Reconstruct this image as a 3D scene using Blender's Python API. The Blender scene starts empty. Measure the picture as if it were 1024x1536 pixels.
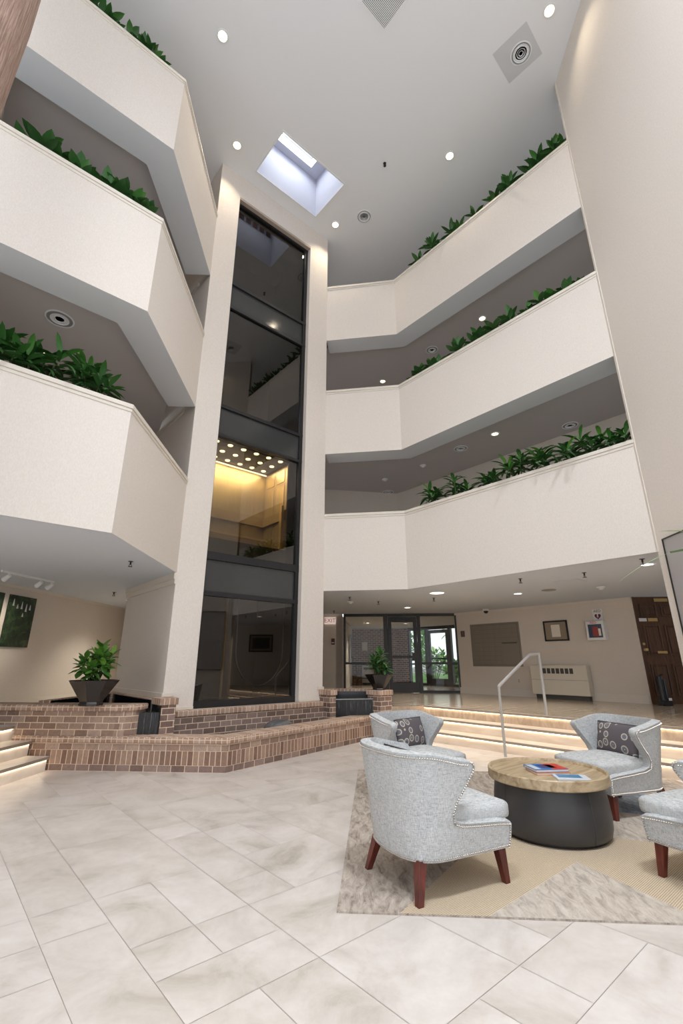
import bpy, bmesh, math, random
from mathutils import Vector, Matrix
R = math.radians
S2 = math.sqrt(0.5)
scene = bpy.context.scene
COL = scene.collection
random.seed(7)

# ------------------------------------------------------------------ materials
MATS = {}
def ramp(nt, fac, stops):
    n = nt.nodes.new('ShaderNodeValToRGB')
    while len(n.color_ramp.elements) < len(stops): n.color_ramp.elements.new(.5)
    for e, (p, c) in zip(n.color_ramp.elements, stops): e.position = p; e.color = (*c, 1)
    nt.links.new(fac, n.inputs[0]); return n.outputs[0]
def srgb(r, g, b):
    f = lambda c: ((c/255+.055)/1.055)**2.4 if c > 10 else c/255/12.92
    return (f(r), f(g), f(b))
def new(name, col=(.5,.5,.5), rough=.6, metal=0, spec=.5, **k):
    m = bpy.data.materials.new(name); m.use_nodes = True
    b = m.node_tree.nodes['Principled BSDF']
    b.inputs['Base Color'].default_value = (*col, 1); b.inputs['Roughness'].default_value = rough
    b.inputs['Metallic'].default_value = metal; b.inputs['Specular IOR Level'].default_value = spec
    for n, v in k.items(): b.inputs[n.replace('_', ' ')].default_value = v
    MATS[name] = m; return m
def bsdf(m): return m.node_tree.nodes['Principled BSDF']
def N(m, t, **k):
    n = m.node_tree.nodes.new('ShaderNode'+t)
    for a, v in k.items(): setattr(n, a, v)
    return n
def L(m, a, b): m.node_tree.links.new(a, b)
def coords(m, kind='Object', scale=(1,1,1), rot=(0,0,0)):
    t = N(m, 'TexCoord'); mp = N(m, 'Mapping'); mp.inputs['Scale'].default_value = scale; mp.inputs['Rotation'].default_value = rot
    L(m, t.outputs[kind], mp.inputs[0]); return mp.outputs[0]
def noise(m, vec, scale, detail=4, rough=.55, dist=0):
    n = N(m, 'TexNoise'); n.inputs['Scale'].default_value = scale; n.inputs['Detail'].default_value = detail
    n.inputs['Roughness'].default_value = rough; n.inputs['Distortion'].default_value = dist
    if vec: L(m, vec, n.inputs['Vector'])
    return n
def bump(m, h, s=.2, d=.01):
    n = N(m, 'Bump'); n.inputs['Strength'].default_value = s; n.inputs['Distance'].default_value = d
    L(m, h, n.inputs['Height']); L(m, n.outputs[0], bsdf(m).inputs['Normal'])
def mixc(m, f, a, b, blend='MIX'):
    n = N(m, 'Mix'); n.data_type = 'RGBA'; n.blend_type = blend
    for s, v in ((n.inputs[0], f), (n.inputs[6], a), (n.inputs[7], b)):
        if hasattr(v, 'is_output'): L(m, v, s)
        else: s.default_value = v if isinstance(v, (int, float)) else (*v, 1)
    return n.outputs[2]
def emit(name, col, st):
    m = bpy.data.materials.new(name); m.use_nodes = True; nt = m.node_tree; nt.nodes.clear()
    e = nt.nodes.new('ShaderNodeEmission'); o = nt.nodes.new('ShaderNodeOutputMaterial')
    e.inputs[0].default_value = (*col, 1); e.inputs[1].default_value = st; nt.links.new(e.outputs[0], o.inputs[0]); MATS[name] = m; return m

def speckled(name, a, b, scale, stretch=(1,1,1), rough=.8, bs=.15, lo=.35, hi=.65, kind='Object'):
    m = new(name, a, rough, spec=.25); v = coords(m, kind, stretch); n = noise(m, v, scale, 5, .6)
    L(m, ramp(m.node_tree, n.outputs[0], [(lo, a), (hi, b)]), bsdf(m).inputs['Base Color']); bump(m, n.outputs[0], bs, .005); return m
WALL = speckled('wallpaper', srgb(217,208,199), srgb(225,217,208), 75, (1,1,.5), .85, .06)
WALLT = speckled('wallpaper_tan', srgb(212,202,190), srgb(220,211,200), 75, (1,1,.5), .85, .06)
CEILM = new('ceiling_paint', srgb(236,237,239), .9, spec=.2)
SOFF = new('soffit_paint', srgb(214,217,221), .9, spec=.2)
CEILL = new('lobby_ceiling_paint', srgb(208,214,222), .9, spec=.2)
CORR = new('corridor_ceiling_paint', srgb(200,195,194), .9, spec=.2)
TRIM = new('trim_paint', srgb(218,210,198), .6)
WHITE = new('white_paint', srgb(232,232,230), .5)
OFFW = new('offwhite_metal', srgb(214,206,190), .5)
BLACKM = new('black_frame_metal', (.012,.012,.014), .35, spec=.5)
DARKBR = new('dark_bronze_metal', (.02,.017,.015), .4, spec=.5)
CHROME = new('brushed_steel', (.55,.54,.52), .3, 1)
BRASS = new('brass', (.60,.43,.18), .35, .6)
SOIL = new('soil', (.03,.022,.016), .95)
PEB = new('grey_gravel', (.3,.29,.29), .9)
STEEL = new('rail_paint', srgb(176,172,167), .45)
WOODL = new('cherry_wood', (.11,.018,.010), .32)
v = coords(WOODL, 'Object', (6,6,1)); n = noise(WOODL, v, 6, 4); L(WOODL, ramp(WOODL.node_tree, n.outputs[0], [(.3,(.055,.010,.007)),(.7,(.15,.026,.014))]), bsdf(WOODL).inputs['Base Color'])
LEATH = new('charcoal_leather', (.042,.040,.041), .40, spec=.5)
n = noise(LEATH, coords(LEATH), 220, 3); bump(LEATH, n.outputs[0], .12, .002)
OAK = new('weathered_oak', (.4,.3,.2), .45)
v = coords(OAK, 'Object', (1,9,9)); n = noise(OAK, v, 2.2, 6, .55, .6); L(OAK, ramp(OAK.node_tree, n.outputs[0], [(.3,srgb(140,118,90)),(.5,srgb(176,155,124)),(.7,srgb(196,178,148))]), bsdf(OAK).inputs['Base Color'])
WALN = new('walnut_door', (.09,.04,.02), .4)
v = coords(WALN, 'Object', (8,8,.6)); n = noise(WALN, v, 4, 6, .6, .8); L(WALN, ramp(WALN.node_tree, n.outputs[0], [(.3,(.05,.022,.011)),(.7,(.14,.064,.03))]), bsdf(WALN).inputs['Base Color'])
def brickmat(name, w, h, c1, c2, mortar=srgb(222,198,174), off=.5, ms=.006):
    m = new(name, c1, .88, spec=.2); v = coords(m, 'UV')
    b = N(m, 'TexBrick'); b.offset = off; L(m, v, b.inputs['Vector'])
    for k, x in (('Scale',1),('Mortar Size',ms),('Mortar Smooth',.3),('Bias',0),('Brick Width',w),('Row Height',h)): b.inputs[k].default_value = x
    b.inputs['Color1'].default_value = (*c1,1); b.inputs['Color2'].default_value = (*c2,1); b.inputs['Mortar'].default_value = (*mortar,1)
    n = noise(m, coords(m,'Object'), 26, 5, .7); n2 = noise(m, coords(m,'Object'), 4, 3, .6)
    c = mixc(m, .55, b.outputs[0], ramp(m.node_tree, n.outputs[0], [(.25,(.42,.40,.40)),(.75,(1,.97,.94))]), 'MULTIPLY')
    c = mixc(m, .35, c, ramp(m.node_tree, n2.outputs[0], [(.3,(.6,.55,.55)),(.7,(1,.9,.8))]), 'MULTIPLY')
    # keep mortar light
    c = mixc(m, b.outputs['Fac'], c, mortar)
    L(m, c, bsdf(m).inputs['Base Color'])
    mt = N(m, 'Math', operation='SUBTRACT'); mt.inputs[0].default_value = 1; L(m, b.outputs['Fac'], mt.inputs[1])
    bump(m, mt.outputs[0], .6, .006); return m
B1, B2 = srgb(150,126,112), srgb(194,173,157)
BRICK = brickmat('brick_stretcher', .19, .085, B1, B2)
BRICKS = brickmat('brick_soldier', .077, .4, srgb(138,112,98), srgb(186,160,142), off=0)
BRICKC = brickmat('brick_header_cap', .077, .4, srgb(170,142,124), srgb(204,182,166), off=0)
BRICKD = brickmat('brick_dark', .19, .085, srgb(124,104,96), srgb(168,148,140))
BRICKV = brickmat('brick_vestibule', .205, .075, srgb(134,98,74), srgb(166,128,98), srgb(206,184,160), .5, .009)
# floor tile
FT = new('porcelain_tile', (.6,.55,.5), .32, spec=.45)
def tilemat(m, stops, sc, stretch=(1,1,1)):
    at = N(m, 'Attribute'); at.attribute_name = 'tile'; vo = N(m, 'VectorMath', operation='MULTIPLY_ADD')
    L(m, at.outputs['Color'], vo.inputs[0]); vo.inputs[1].default_value = (37,23,11); L(m, coords(m,'Object',stretch), vo.inputs[2])
    n = noise(m, vo.outputs[0], sc, 9, .62, .9)
    c = ramp(m.node_tree, n.outputs[0], stops)
    n2 = noise(m, vo.outputs[0], sc*9, 6, .7); c = mixc(m, .22, c, ramp(m.node_tree, n2.outputs[0], [(.3,(.72,.7,.66)),(.62,(1,1,1))]), 'MULTIPLY')
    sp = N(m, 'SeparateColor'); L(m, at.outputs['Color'], sp.inputs[0])
    c = mixc(m, .5, c, ramp(m.node_tree, sp.outputs[2], [(0,(.93,.92,.90)),(1,(1,1,1))]), 'MULTIPLY')
    L(m, c, bsdf(m).inputs['Base Color'])
tilemat(FT, [(.27,srgb(172,163,151)),(.40,srgb(197,189,181)),(.52,srgb(208,200,194)),(.70,srgb(218,211,206))], 1.9)
GROUT = new('grout', srgb(186,178,170), .9)
FW = new('wood_look_tile', (.4,.33,.26), .16, spec=.6)
tilemat(FW, [(.25,srgb(160,142,122)),(.5,srgb(186,168,148)),(.75,srgb(205,190,172))], 3, (.35,3,1))
FWS = new('wood_look_tread', (.5,.43,.36), .35); v = coords(FWS,'Object',(4,.5,4)); n = noise(FWS, v, 4, 7, .6, .5)
L(FWS, ramp(FWS.node_tree, n.outputs[0], [(.3,srgb(206,190,172)),(.7,srgb(226,214,200))]), bsdf(FWS).inputs['Base Color'])
TREADL = new('pale_stone_tread', (.6,.57,.53), .35); n = noise(TREADL, coords(TREADL,'Object',(1,1,1)), 3, 7, .6, .6)
L(TREADL, ramp(TREADL.node_tree, n.outputs[0], [(.3,srgb(206,197,186)),(.7,srgb(228,221,213))]), bsdf(TREADL).inputs['Base Color'])
NOSE = new('nosing_strip', srgb(160,146,130), .4)
# chair fabric
FAB = new('grey_linen', (.4,.4,.4), .9, spec=.2)
v1 = coords(FAB,'Object',(30,30,380)); v2 = coords(FAB,'Object',(300,300,26)); a = noise(FAB,v1,1,3,.6); b = noise(FAB,v2,1,3,.6)
ad = N(FAB,'Math',operation='ADD'); L(FAB,a.outputs[0],ad.inputs[0]); L(FAB,b.outputs[0],ad.inputs[1])
ml = N(FAB,'Math',operation='MULTIPLY'); ml.inputs[1].default_value=.5; L(FAB,ad.outputs[0],ml.inputs[0])
L(FAB, ramp(FAB.node_tree, ml.outputs[0], [(.36,srgb(138,141,144)),(.47,srgb(178,180,181)),(.62,srgb(208,208,206))]), bsdf(FAB).inputs['Base Color']); bump(FAB, ml.outputs[0], .3, .003)
STUD = new('antique_nickel_studs', (.36,.31,.26), .38, 1)
# cushions
PIL = new('ring_print_fabric', (.12,.11,.12), .9, spec=.2)
v = coords(PIL,'UV',(1,1,1)); vr = N(PIL,'TexVoronoi'); vr.feature='F1'; vr.inputs['Scale'].default_value=5.2; vr.inputs['Randomness'].default_value=.45; L(PIL,v,vr.inputs['Vector'])
BASEP, RINGP, INP = srgb(94,88,92), srgb(186,178,160), srgb(112,112,124)
L(PIL, ramp(PIL.node_tree, vr.outputs['Distance'], [(0,srgb(196,190,168)),(.07,srgb(86,78,74)),(.13,INP),(.29,RINGP),(.38,BASEP)]), bsdf(PIL).inputs['Base Color'])
for e in PIL.node_tree.nodes:
    if e.type == 'VALTORGB': e.color_ramp.interpolation = 'CONSTANT'
PILE = new('cushion_piping', srgb(74,70,74), .9)
# rug
def rugmat(name, a, b, c, sc, st, rot=0):
    m = new(name, a, .95, spec=.1); v = coords(m,'Object',st,(0,0,rot)); n = noise(m, v, sc, 9, .75, .6)
    L(m, ramp(m.node_tree, n.outputs[0], [(.34,a),(.5,b),(.66,c)]), bsdf(m).inputs['Base Color']); n2 = noise(m, coords(m), 160, 2); bump(m, n2.outputs[0], .5, .008)
rugmat('rug_distressed_grey', srgb(118,106,96), srgb(168,156,145), srgb(192,182,170), 6, (1,3,1))
rugmat('rug_pale_grey', srgb(150,140,130), srgb(184,173,161), srgb(202,193,182), 6, (1,3,1), .9)
rugmat('rug_blue', srgb(96,112,134), srgb(140,152,168), srgb(176,180,184), 8, (1,2.5,1), .9)
m = new('rug_woven_beige', srgb(192,174,148), .95, spec=.1)
w = N(m,'TexWave'); w.wave_type='BANDS'; w.bands_direction='DIAGONAL'; w.inputs['Scale'].default_value=36; w.inputs['Distortion'].default_value=1.2; w.inputs['Detail Scale'].default_value=8; L(m,coords(m),w.inputs['Vector'])
n = noise(m, coords(m), 120, 3); mx = mixc(m,.5,w.outputs[0],n.outputs[0]); L(m, ramp(m.node_tree, mx, [(.25,srgb(166,147,122)),(.7,srgb(206,190,166))]), bsdf(m).inputs['Base Color']); bump(m, mx, .5, .008)
# leaves
def leafmat(name, dark, mid, light, rough=.38):
    m = new(name, mid, rough, spec=.5); at = N(m,'Attribute'); at.attribute_name='leaf'; sp = N(m,'SeparateColor'); L(m, at.outputs['Color'], sp.inputs[0])
    L(m, ramp(m.node_tree, sp.outputs[0], [(0,dark),(.6,mid),(1,light)]), bsdf(m).inputs['Base Color'])
    bsdf(m).inputs['Subsurface Weight'].default_value = 0
    return m
LEAF = leafmat('glossy_leaf', (.020,.075,.016), (.055,.19,.034), (.17,.38,.06))
LEAFY = leafmat('yellow_green_leaf', (.04,.13,.016), (.12,.32,.04), (.30,.52,.08))
LEAFO = leafmat('garden_leaf', (.06,.20,.03), (.22,.48,.09), (.5,.72,.2), .6)
LEAFP = leafmat('pale_palm_leaf', (.2,.34,.12), (.30,.46,.2), (.4,.55,.28), .5)
STEM = new('stem', (.06,.09,.025), .7)
PALMW = new('brown_bark_wood', (.2,.13,.09), .8)
v = coords(PALMW,'Object',(26,26,1.1)); n = noise(PALMW,v,3,8,.7,.4); L(PALMW, ramp(PALMW.node_tree,n.outputs[0],[(.28,srgb(84,64,54)),(.5,srgb(140,112,96)),(.75,srgb(186,160,142))]), bsdf(PALMW).inputs['Base Color']); bump(PALMW,n.outputs[0],.5,.02)
POT = new('bronze_glazed_pot', (.035,.028,.026), .22, .35, spec=.6)
POTD = new('black_bronze_pot', (.018,.014,.013), .25, .3, spec=.6)
# glass
def glassmat(name, tint, refl=.06, ior=1.45, rough=0.0):
    m = bpy.data.materials.new(name); m.use_nodes = True; nt = m.node_tree; nt.nodes.clear()
    t = nt.nodes.new('ShaderNodeBsdfTransparent'); g = nt.nodes.new('ShaderNodeBsdfGlossy'); mx = nt.nodes.new('ShaderNodeMixShader'); fr = nt.nodes.new('ShaderNodeFresnel'); o = nt.nodes.new('ShaderNodeOutputMaterial')
    t.inputs[0].default_value = (*tint,1); g.inputs['Roughness'].default_value = rough
    ge = nt.nodes.new('ShaderNodeNewGeometry'); mr = nt.nodes.new('ShaderNodeMapRange'); mr.inputs[3].default_value = ior; mr.inputs[4].default_value = 1/ior
    nt.links.new(ge.outputs['Backfacing'], mr.inputs[0]); nt.links.new(mr.outputs[0], fr.inputs[0])
    a = nt.nodes.new('ShaderNodeMath'); a.operation='ADD'; a.inputs[1].default_value = refl; nt.links.new(fr.outputs[0], a.inputs[0])
    nt.links.new(a.outputs[0], mx.inputs[0]); nt.links.new(t.outputs[0], mx.inputs[1]); nt.links.new(g.outputs[0], mx.inputs[2]); nt.links.new(mx.outputs[0], o.inputs[0])
    MATS[name] = m; return m
SMOKE = glassmat('smoked_glass', (.60,.56,.51), .055)
CLEAR = glassmat('clear_glass', (.95,.96,.95), .0, 1.35)
SPAND = new('spandrel_glass', (.045,.047,.046), .12, spec=.5)
SHAFT = new('dark_shaft_lining', (.035,.028,.022), .7)
SHAFTB = new('shaft_brown_panel', (.07,.045,.028), .5)
GOLD = new('brushed_brass_panel', (.5,.4,.2), .36, .8)
v = coords(GOLD,'Object',(60,60,.8)); n = noise(GOLD,v,2,4); L(GOLD, ramp(GOLD.node_tree,n.outputs[0],[(.3,(.34,.27,.13)),(.7,(.56,.45,.24))]), bsdf(GOLD).inputs['Base Color'])
CABDK = new('cab_dark_ceiling', (.05,.035,.02), .4)
CABBR = new('cab_brown_panel', (.36,.27,.14), .35, .4)
WATER = new('pool_water', (.006,.009,.011), .04, spec=.7)
n = noise(WATER, coords(WATER), 9, 4, .6); bump(WATER, n.outputs[0], .35, .03)
FALL = new('falling_water_sheet', (.008,.010,.012), .12, spec=.8)
v = coords(FALL,'UV',(60,2,1)); n = noise(FALL, v, 1, 5, .7); bump(FALL, n.outputs[0], .9, .02)
L(FALL, ramp(FALL.node_tree, n.outputs[0], [(.50,(.006,.008,.010)),(.60,(.03,.042,.05)),(.72,(.42,.5,.55))]), bsdf(FALL).inputs['Base Color'])
LINER = new('black_pool_liner', (.008,.009,.012), .18, spec=.7)
DLENS = emit('warm_lamp_lens', (1,.86,.60), 3)
DLENSW = emit('white_lamp_lens', (1,.95,.88), 5)
LED = emit('warm_led_strip', (1,.80,.58), 11)
CABL = emit('cab_lamp_lens', (1,.86,.55), 5)
RED = new('sign_red', srgb(200,52,52), .5)
EXITB = new('exit_sign_face', srgb(236,214,204), .5, Emission_Color=(1,.82,.74,1), Emission_Strength=.35)
MAILM = new('mailbox_metal', srgb(140,131,120), .45, .15)
MAILL = new('mailbox_joint', srgb(92,85,78), .6)
GRILLE = new('dark_grille', (.07,.065,.06), .7)
VENTG = new('vent_throat_grey', (.30,.295,.29), .7)
PAPER = new('paper', srgb(230,222,208), .8)
MATB = new('picture_mat', srgb(150,136,116), .8)
ARTG = new('grey_picture_face', srgb(168,163,161), .25, spec=.6)
DARKINT = new('dark_print', (.05,.05,.05), .6)
def art(name, seed):
    m = new(name, (.02,.04,.02), .5); v = coords(m,'Object',(1,1,1)); n = noise(m, v, 5+seed, 6, .6, 1.2)
    c = ramp(m.node_tree, n.outputs[0], [(.34,(.006,.010,.008)),(.5,(.012,.030,.012)),(.6,(.035,.075,.025)),(.7,(.07,.065,.06)),(.8,(.3,.3,.29))])
    n2 = noise(m, v, 3.3+seed, 3); c = mixc(m, ramp(m.node_tree, n2.outputs[0], [(.66,(0,0,0)),(.7,(.6,.6,.6))]), c, (.30,.07,.05)); L(m, c, bsdf(m).inputs['Base Color']); return m
ART1 = art('garden_painting', .4); ART2 = art('garden_painting_red', 1.1)
PETAL = new('white_petals', (.6,.62,.6), .7)
BOOKC = [new('cover_blue', srgb(40,110,180), .35), new('cover_orange', srgb(196,120,70), .35), new('cover_purple', srgb(60,52,110), .35), new('cover_red', srgb(200,60,50), .35), new('cover_pale', srgb(206,212,220), .3), new('cover_teal', srgb(70,130,170), .3)]
ASPH = new('driveway', (.28,.27,.26), .9)
LAWN = new('lawn', (.12,.26,.05), .9)

# ------------------------------------------------------------------ mesh helpers
class MB:
    def __init__(s): s.bm = bmesh.new(); s.mi = 0; s.mats = []
    def use(s, m):
        if m not in s.mats: s.mats.append(m)
        s.mi = s.mats.index(m); return s
    def f(s, vs):
        try: f = s.bm.faces.new(vs); f.material_index = s.mi; return f
        except ValueError: return None
    def v(s, p): return s.bm.verts.new(p)
    def poly(s, pts): return s.f([s.v(p) for p in pts])
    def prism(s, pts, z0, z1):
        """pts: 2-D polygon (ccw), vertical sides"""
        a = [s.v((p[0],p[1],z0)) for p in pts]; b = [s.v((p[0],p[1],z1)) for p in pts]; n = len(pts)
        s.f(a[::-1]); s.f(b)
        for i in range(n): s.f([a[i], a[(i+1)%n], b[(i+1)%n], b[i]])
        return s
    def box(s, x0, x1, y0, y1, z0, z1): return s.prism([(x0,y0),(x1,y0),(x1,y1),(x0,y1)], z0, z1)
    def obox(s, c, ux, hx, hy, z0, z1):
        """box centred c, axis ux (2-D unit), half sizes"""
        ux = Vector(ux).normalized(); uy = Vector((-ux.y, ux.x)); c = Vector(c[:2])
        return s.prism([tuple(c+ux*a*hx+uy*b*hy) for a,b in ((-1,-1),(1,-1),(1,1),(-1,1))], z0, z1)
    def bar(s, p, q, r, n=8, r2=None, caps=True):
        p, q = Vector(p), Vector(q); d = (q-p).normalized(); t = Vector((0,0,1)) if abs(d.z) < .9 else Vector((1,0,0))
        u = d.cross(t).normalized(); w = d.cross(u); r2 = r if r2 is None else r2
        a = [s.v(p+(u*math.cos(k)+w*math.sin(k))*r) for k in [2*math.pi*i/n for i in range(n)]]
        b = [s.v(q+(u*math.cos(k)+w*math.sin(k))*r2) for k in [2*math.pi*i/n for i in range(n)]]
        for i in range(n): s.f([a[i], b[i], b[(i+1)%n], a[(i+1)%n]])
        if caps: s.f(a); s.f(b[::-1])
        return s
    def tube(s, pts, r, n=8):
        pts = [Vector(p) for p in pts]; rings = []
        for i, p in enumerate(pts):
            d = (pts[min(i+1,len(pts)-1)]-pts[max(i-1,0)]).normalized(); t = Vector((0,0,1)) if abs(d.z) < .95 else Vector((1,0,0))
            u = d.cross(t).normalized(); w = d.cross(u)
            rings.append([s.v(p+(u*math.cos(k)+w*math.sin(k))*r) for k in [2*math.pi*j/n for j in range(n)]])
        for a, b in zip(rings, rings[1:]):
            for i in range(n): s.f([a[i], b[i], b[(i+1)%n], a[(i+1)%n]])
        s.f(rings[0]); s.f(rings[-1][::-1]); return s
    def lathe(s, prof, c=(0,0,0), n=32, ax=1, ay=1, rot=0):
        rings = []
        for r, z in prof:
            rings.append([s.v((c[0]+ax*r*math.cos(rot+2*math.pi*i/n), c[1]+ay*r*math.sin(rot+2*math.pi*i/n), c[2]+z)) for i in range(n)])
        for a, b in zip(rings, rings[1:]):
            for i in range(n): s.f([a[i], a[(i+1)%n], b[(i+1)%n], b[i]])
        s.f(rings[0][::-1]); s.f(rings[-1]); return s
    def sphere(s, c, r, n=8, m=6, sz=1):
        prof = [(max(1e-4, r*math.sin(math.pi*i/m)), -r*sz*math.cos(math.pi*i/m)) for i in range(m+1)]
        return s.lathe(prof, c, n)
    def obj(s, name, mat=None, parent=None, smooth=False, uv=False, uvrot=0, loc=None, rot=None, bevel=0, auto=None):
        bm = s.bm; bmesh.ops.recalc_face_normals(bm, faces=bm.faces[:])
        if uv:
            l = bm.loops.layers.uv.new('UVMap'); ca, sa = math.cos(uvrot), math.sin(uvrot)
            for f in bm.faces:
                n = f.normal; vert = abs(n.z) < .7
                if vert: t = Vector((-n.y, n.x, 0)).normalized()
                for lp in f.loops:
                    p = lp.vert.co
                    lp[l].uv = (p.dot(t), p.z) if vert else (p.x*ca+p.y*sa, -p.x*sa+p.y*ca)
        me = bpy.data.meshes.new(name); bm.to_mesh(me); bm.free()
        if mat is not None: me.materials.append(mat)
        else:
            for m in s.mats: me.materials.append(m)
        if smooth:
            for p in me.polygons: p.use_smooth = True
        o = bpy.data.objects.new(name, me); COL.objects.link(o)
        if parent: o.parent = parent
        if loc: o.location = loc
        if rot: o.rotation_euler = rot
        if bevel:
            b = o.modifiers.new('bevel','BEVEL'); b.width = bevel; b.segments = 2; b.limit_method='ANGLE'; b.angle_limit = R(40)
        if auto is not None:
            me.set_sharp_from_angle(angle=R(auto))
        return o
def tag(o, label=None, cat=None, group=None, kind=None):
    if label: o['label'] = label
    if cat: o['category'] = cat
    if group: o['group'] = group
    if kind: o['kind'] = kind
    return o
def thing(name, label, cat, loc=(0,0,0), rz=0, group=None):
    o = bpy.data.objects.new(name, None); COL.objects.link(o); o.location = loc; o.rotation_euler = (0,0,rz); o.empty_display_size = .1
    return tag(o, label, cat, group)
def struct(o): o['kind'] = 'structure'; return o
def text(name, body, size, mat, parent, loc, rot, ext=.001):
    c = bpy.data.curves.new(name,'FONT'); c.body = body; c.size = size; c.extrude = ext; c.align_x='CENTER'; c.align_y='CENTER'
    t = bpy.data.objects.new(name, c); COL.objects.link(t); dg = bpy.context.evaluated_depsgraph_get()
    me = bpy.data.meshes.new_from_object(t.evaluated_get(dg)); bpy.data.objects.remove(t); bpy.data.curves.remove(c)
    me.name = name; me.materials.clear(); me.materials.append(mat); o = bpy.data.objects.new(name, me); COL.objects.link(o)
    o.parent = parent; o.location = loc; o.rotation_euler = rot; return o

# ------------------------------------------------------------------ levels and plan
FL = .56
LB = [2.80, 5.92, 9.03]; LT = [4.47, 7.58, 10.69]; CEIL = 12.30
LC = (1.342,5.543); TL = (2.879,7.446); TR = (5.994,7.446); RC = (7.13,6.134); RE = (7.13,1.743)
# inner edge of the atrium
IN_L = [(-6.0,5.543), LC, TL]; IN_R = [TR, RC, (7.13,-3.5)]

def offset_path(pts, d):
    """offset polyline to the left by d (mitred)"""
    out = []; P = [Vector(p) for p in pts]
    for i, p in enumerate(P):
        ns = []
        if i > 0: t = (p-P[i-1]).normalized(); ns.append(Vector((-t.y,t.x)))
        if i < len(P)-1: t = (P[i+1]-p).normalized(); ns.append(Vector((-t.y,t.x)))
        n = sum(ns, Vector((0,0))).normalized(); out.append(tuple(p+n*d/max(.3,n.dot(ns[0]))))
    return out
def wall_path(mb, pts, thick, z0, z1, off=0):
    a = offset_path(pts, -off) if off else list(pts); b = offset_path(pts, thick)
    for i in range(len(pts)-1): pass
    mb.prism(list(a)+list(b)[::-1], z0, z1); return mb
def strip(mb, A, B, z):
    for i in range(len(A)-1): mb.poly([(*A[i],z),(*A[i+1],z),(*B[i+1],z),(*B[i],z)])

# ------------------------------------------------------------------ lower floor: modular tiles
U = .345; X0, Y0 = 1.11, 2.235
rnd = random.Random(11); cells = {}
i0, i1, j0, j1 = -14, 19, -14, 20
def fits(i, j, w, h):
    for a in range(w):
        for b in range(h):
            if (i+a, j+b) in cells or i+a >= i1 or j+b >= j1: return False
    for a in range(1, w):
        if i+a == 2 and -6 < j < 12: return False      # the long joint the photo shows
    return True
tiles = []
def put(i, j, w, h):
    for a in range(w):
        for b in range(h): cells[(i+a, j+b)] = 1
    tiles.append((i,j,w,h))
for t in ((0,0,2,1),(0,1,1,1),(1,1,1,1),(-1,0,1,3),(0,2,1,2),(1,2,1,2),(-1,3,1,1),(2,2,1,1),(2,3,1,3),(-2,0,1,2),(0,-1,1,1),(1,-2,1,2),(2,0,2,2),(2,-2,2,2),(0,4,2,3),(-1,4,1,3)): put(*t)
for j in range(j0, j1):
    for i in range(i0, i1):
        if (i,j) in cells: continue
        opts = [(2,2),(2,1),(1,2),(2,3),(3,2),(1,1)]; rnd.shuffle(opts)
        for w, h in opts+[(1,1)]:
            if fits(i,j,w,h): put(i,j,w,h); break
mb = MB(); mb.use(GROUT)
mb.poly([(X0+i0*U,Y0+j0*U,-.003),(X0+i1*U,Y0+j0*U,-.003),(X0+i1*U,Y0+j1*U,-.003),(X0+i0*U,Y0+j1*U,-.003)])
mb.use(FT); lay = mb.bm.loops.layers.color.new('tile'); g = .0013
for f in mb.bm.faces:
    for lp in f.loops: lp[lay] = (0,0,0,1)
for (i,j,w,h) in tiles:
    x, y = X0+i*U, Y0+j*U
    f = mb.poly([(x+g,y+g,0),(x+w*U-g,y+g,0),(x+w*U-g,y+h*U-g,0),(x+g,y+h*U-g,0)])
    c = (rnd.random(), rnd.random(), rnd.random(), 1)
    for lp in f.loops: lp[lay] = c
struct(mb.obj('floor'))

# ------------------------------------------------------------------ upper lobby floors (right and left)
def plank_floor(name, poly, z, mat, direction=0, w=.2, l=1.2):
    mb = MB(); mb.prism(poly, -.01, z); lay = mb.bm.loops.layers.color.new('tile')
    for f in mb.bm.faces:
        for lp in f.loops: lp[lay] = (.3,.6,.5,1)
    return struct(mb.obj(name, mat))
plank_floor('floor_lobby_right', [(8.005,-3.5),(13,-3.5),(13,3.2),(12.2,3.2),(11.9,8.4),(14.75,9.8),(14.75,13.4),(13.3,14.7),(9.4,10.8),(9.0,11.3),(5.0,11.3),(5.0,9.9),(5.994,9.9),(5.994,7.6),(7.02,7.0),(7.55,6.58),(8.005,6.58)], FL, FW)
plank_floor('floor_lobby_left', [(-5.2,-1.9+0.0),(1.175,4.275+4.0),(.8,8.65),(1.3,8.75),(2.6,9.9),(5.0,9.9),(5.0,14.2),(4.6,14.2),(-5.2,4.4+0.0)], FL, TREADL) if False else None
# left: everything beyond the line x - y = -7.10
mb = MB(); mb.prism([(-6,1.145),(1.175,8.32),(2.7,9.8),(5.0,9.9),(5.0,14.2),(-6,14.2)], -.01, FL); struct(mb.obj('floor_lobby_left', TREADL))

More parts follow.
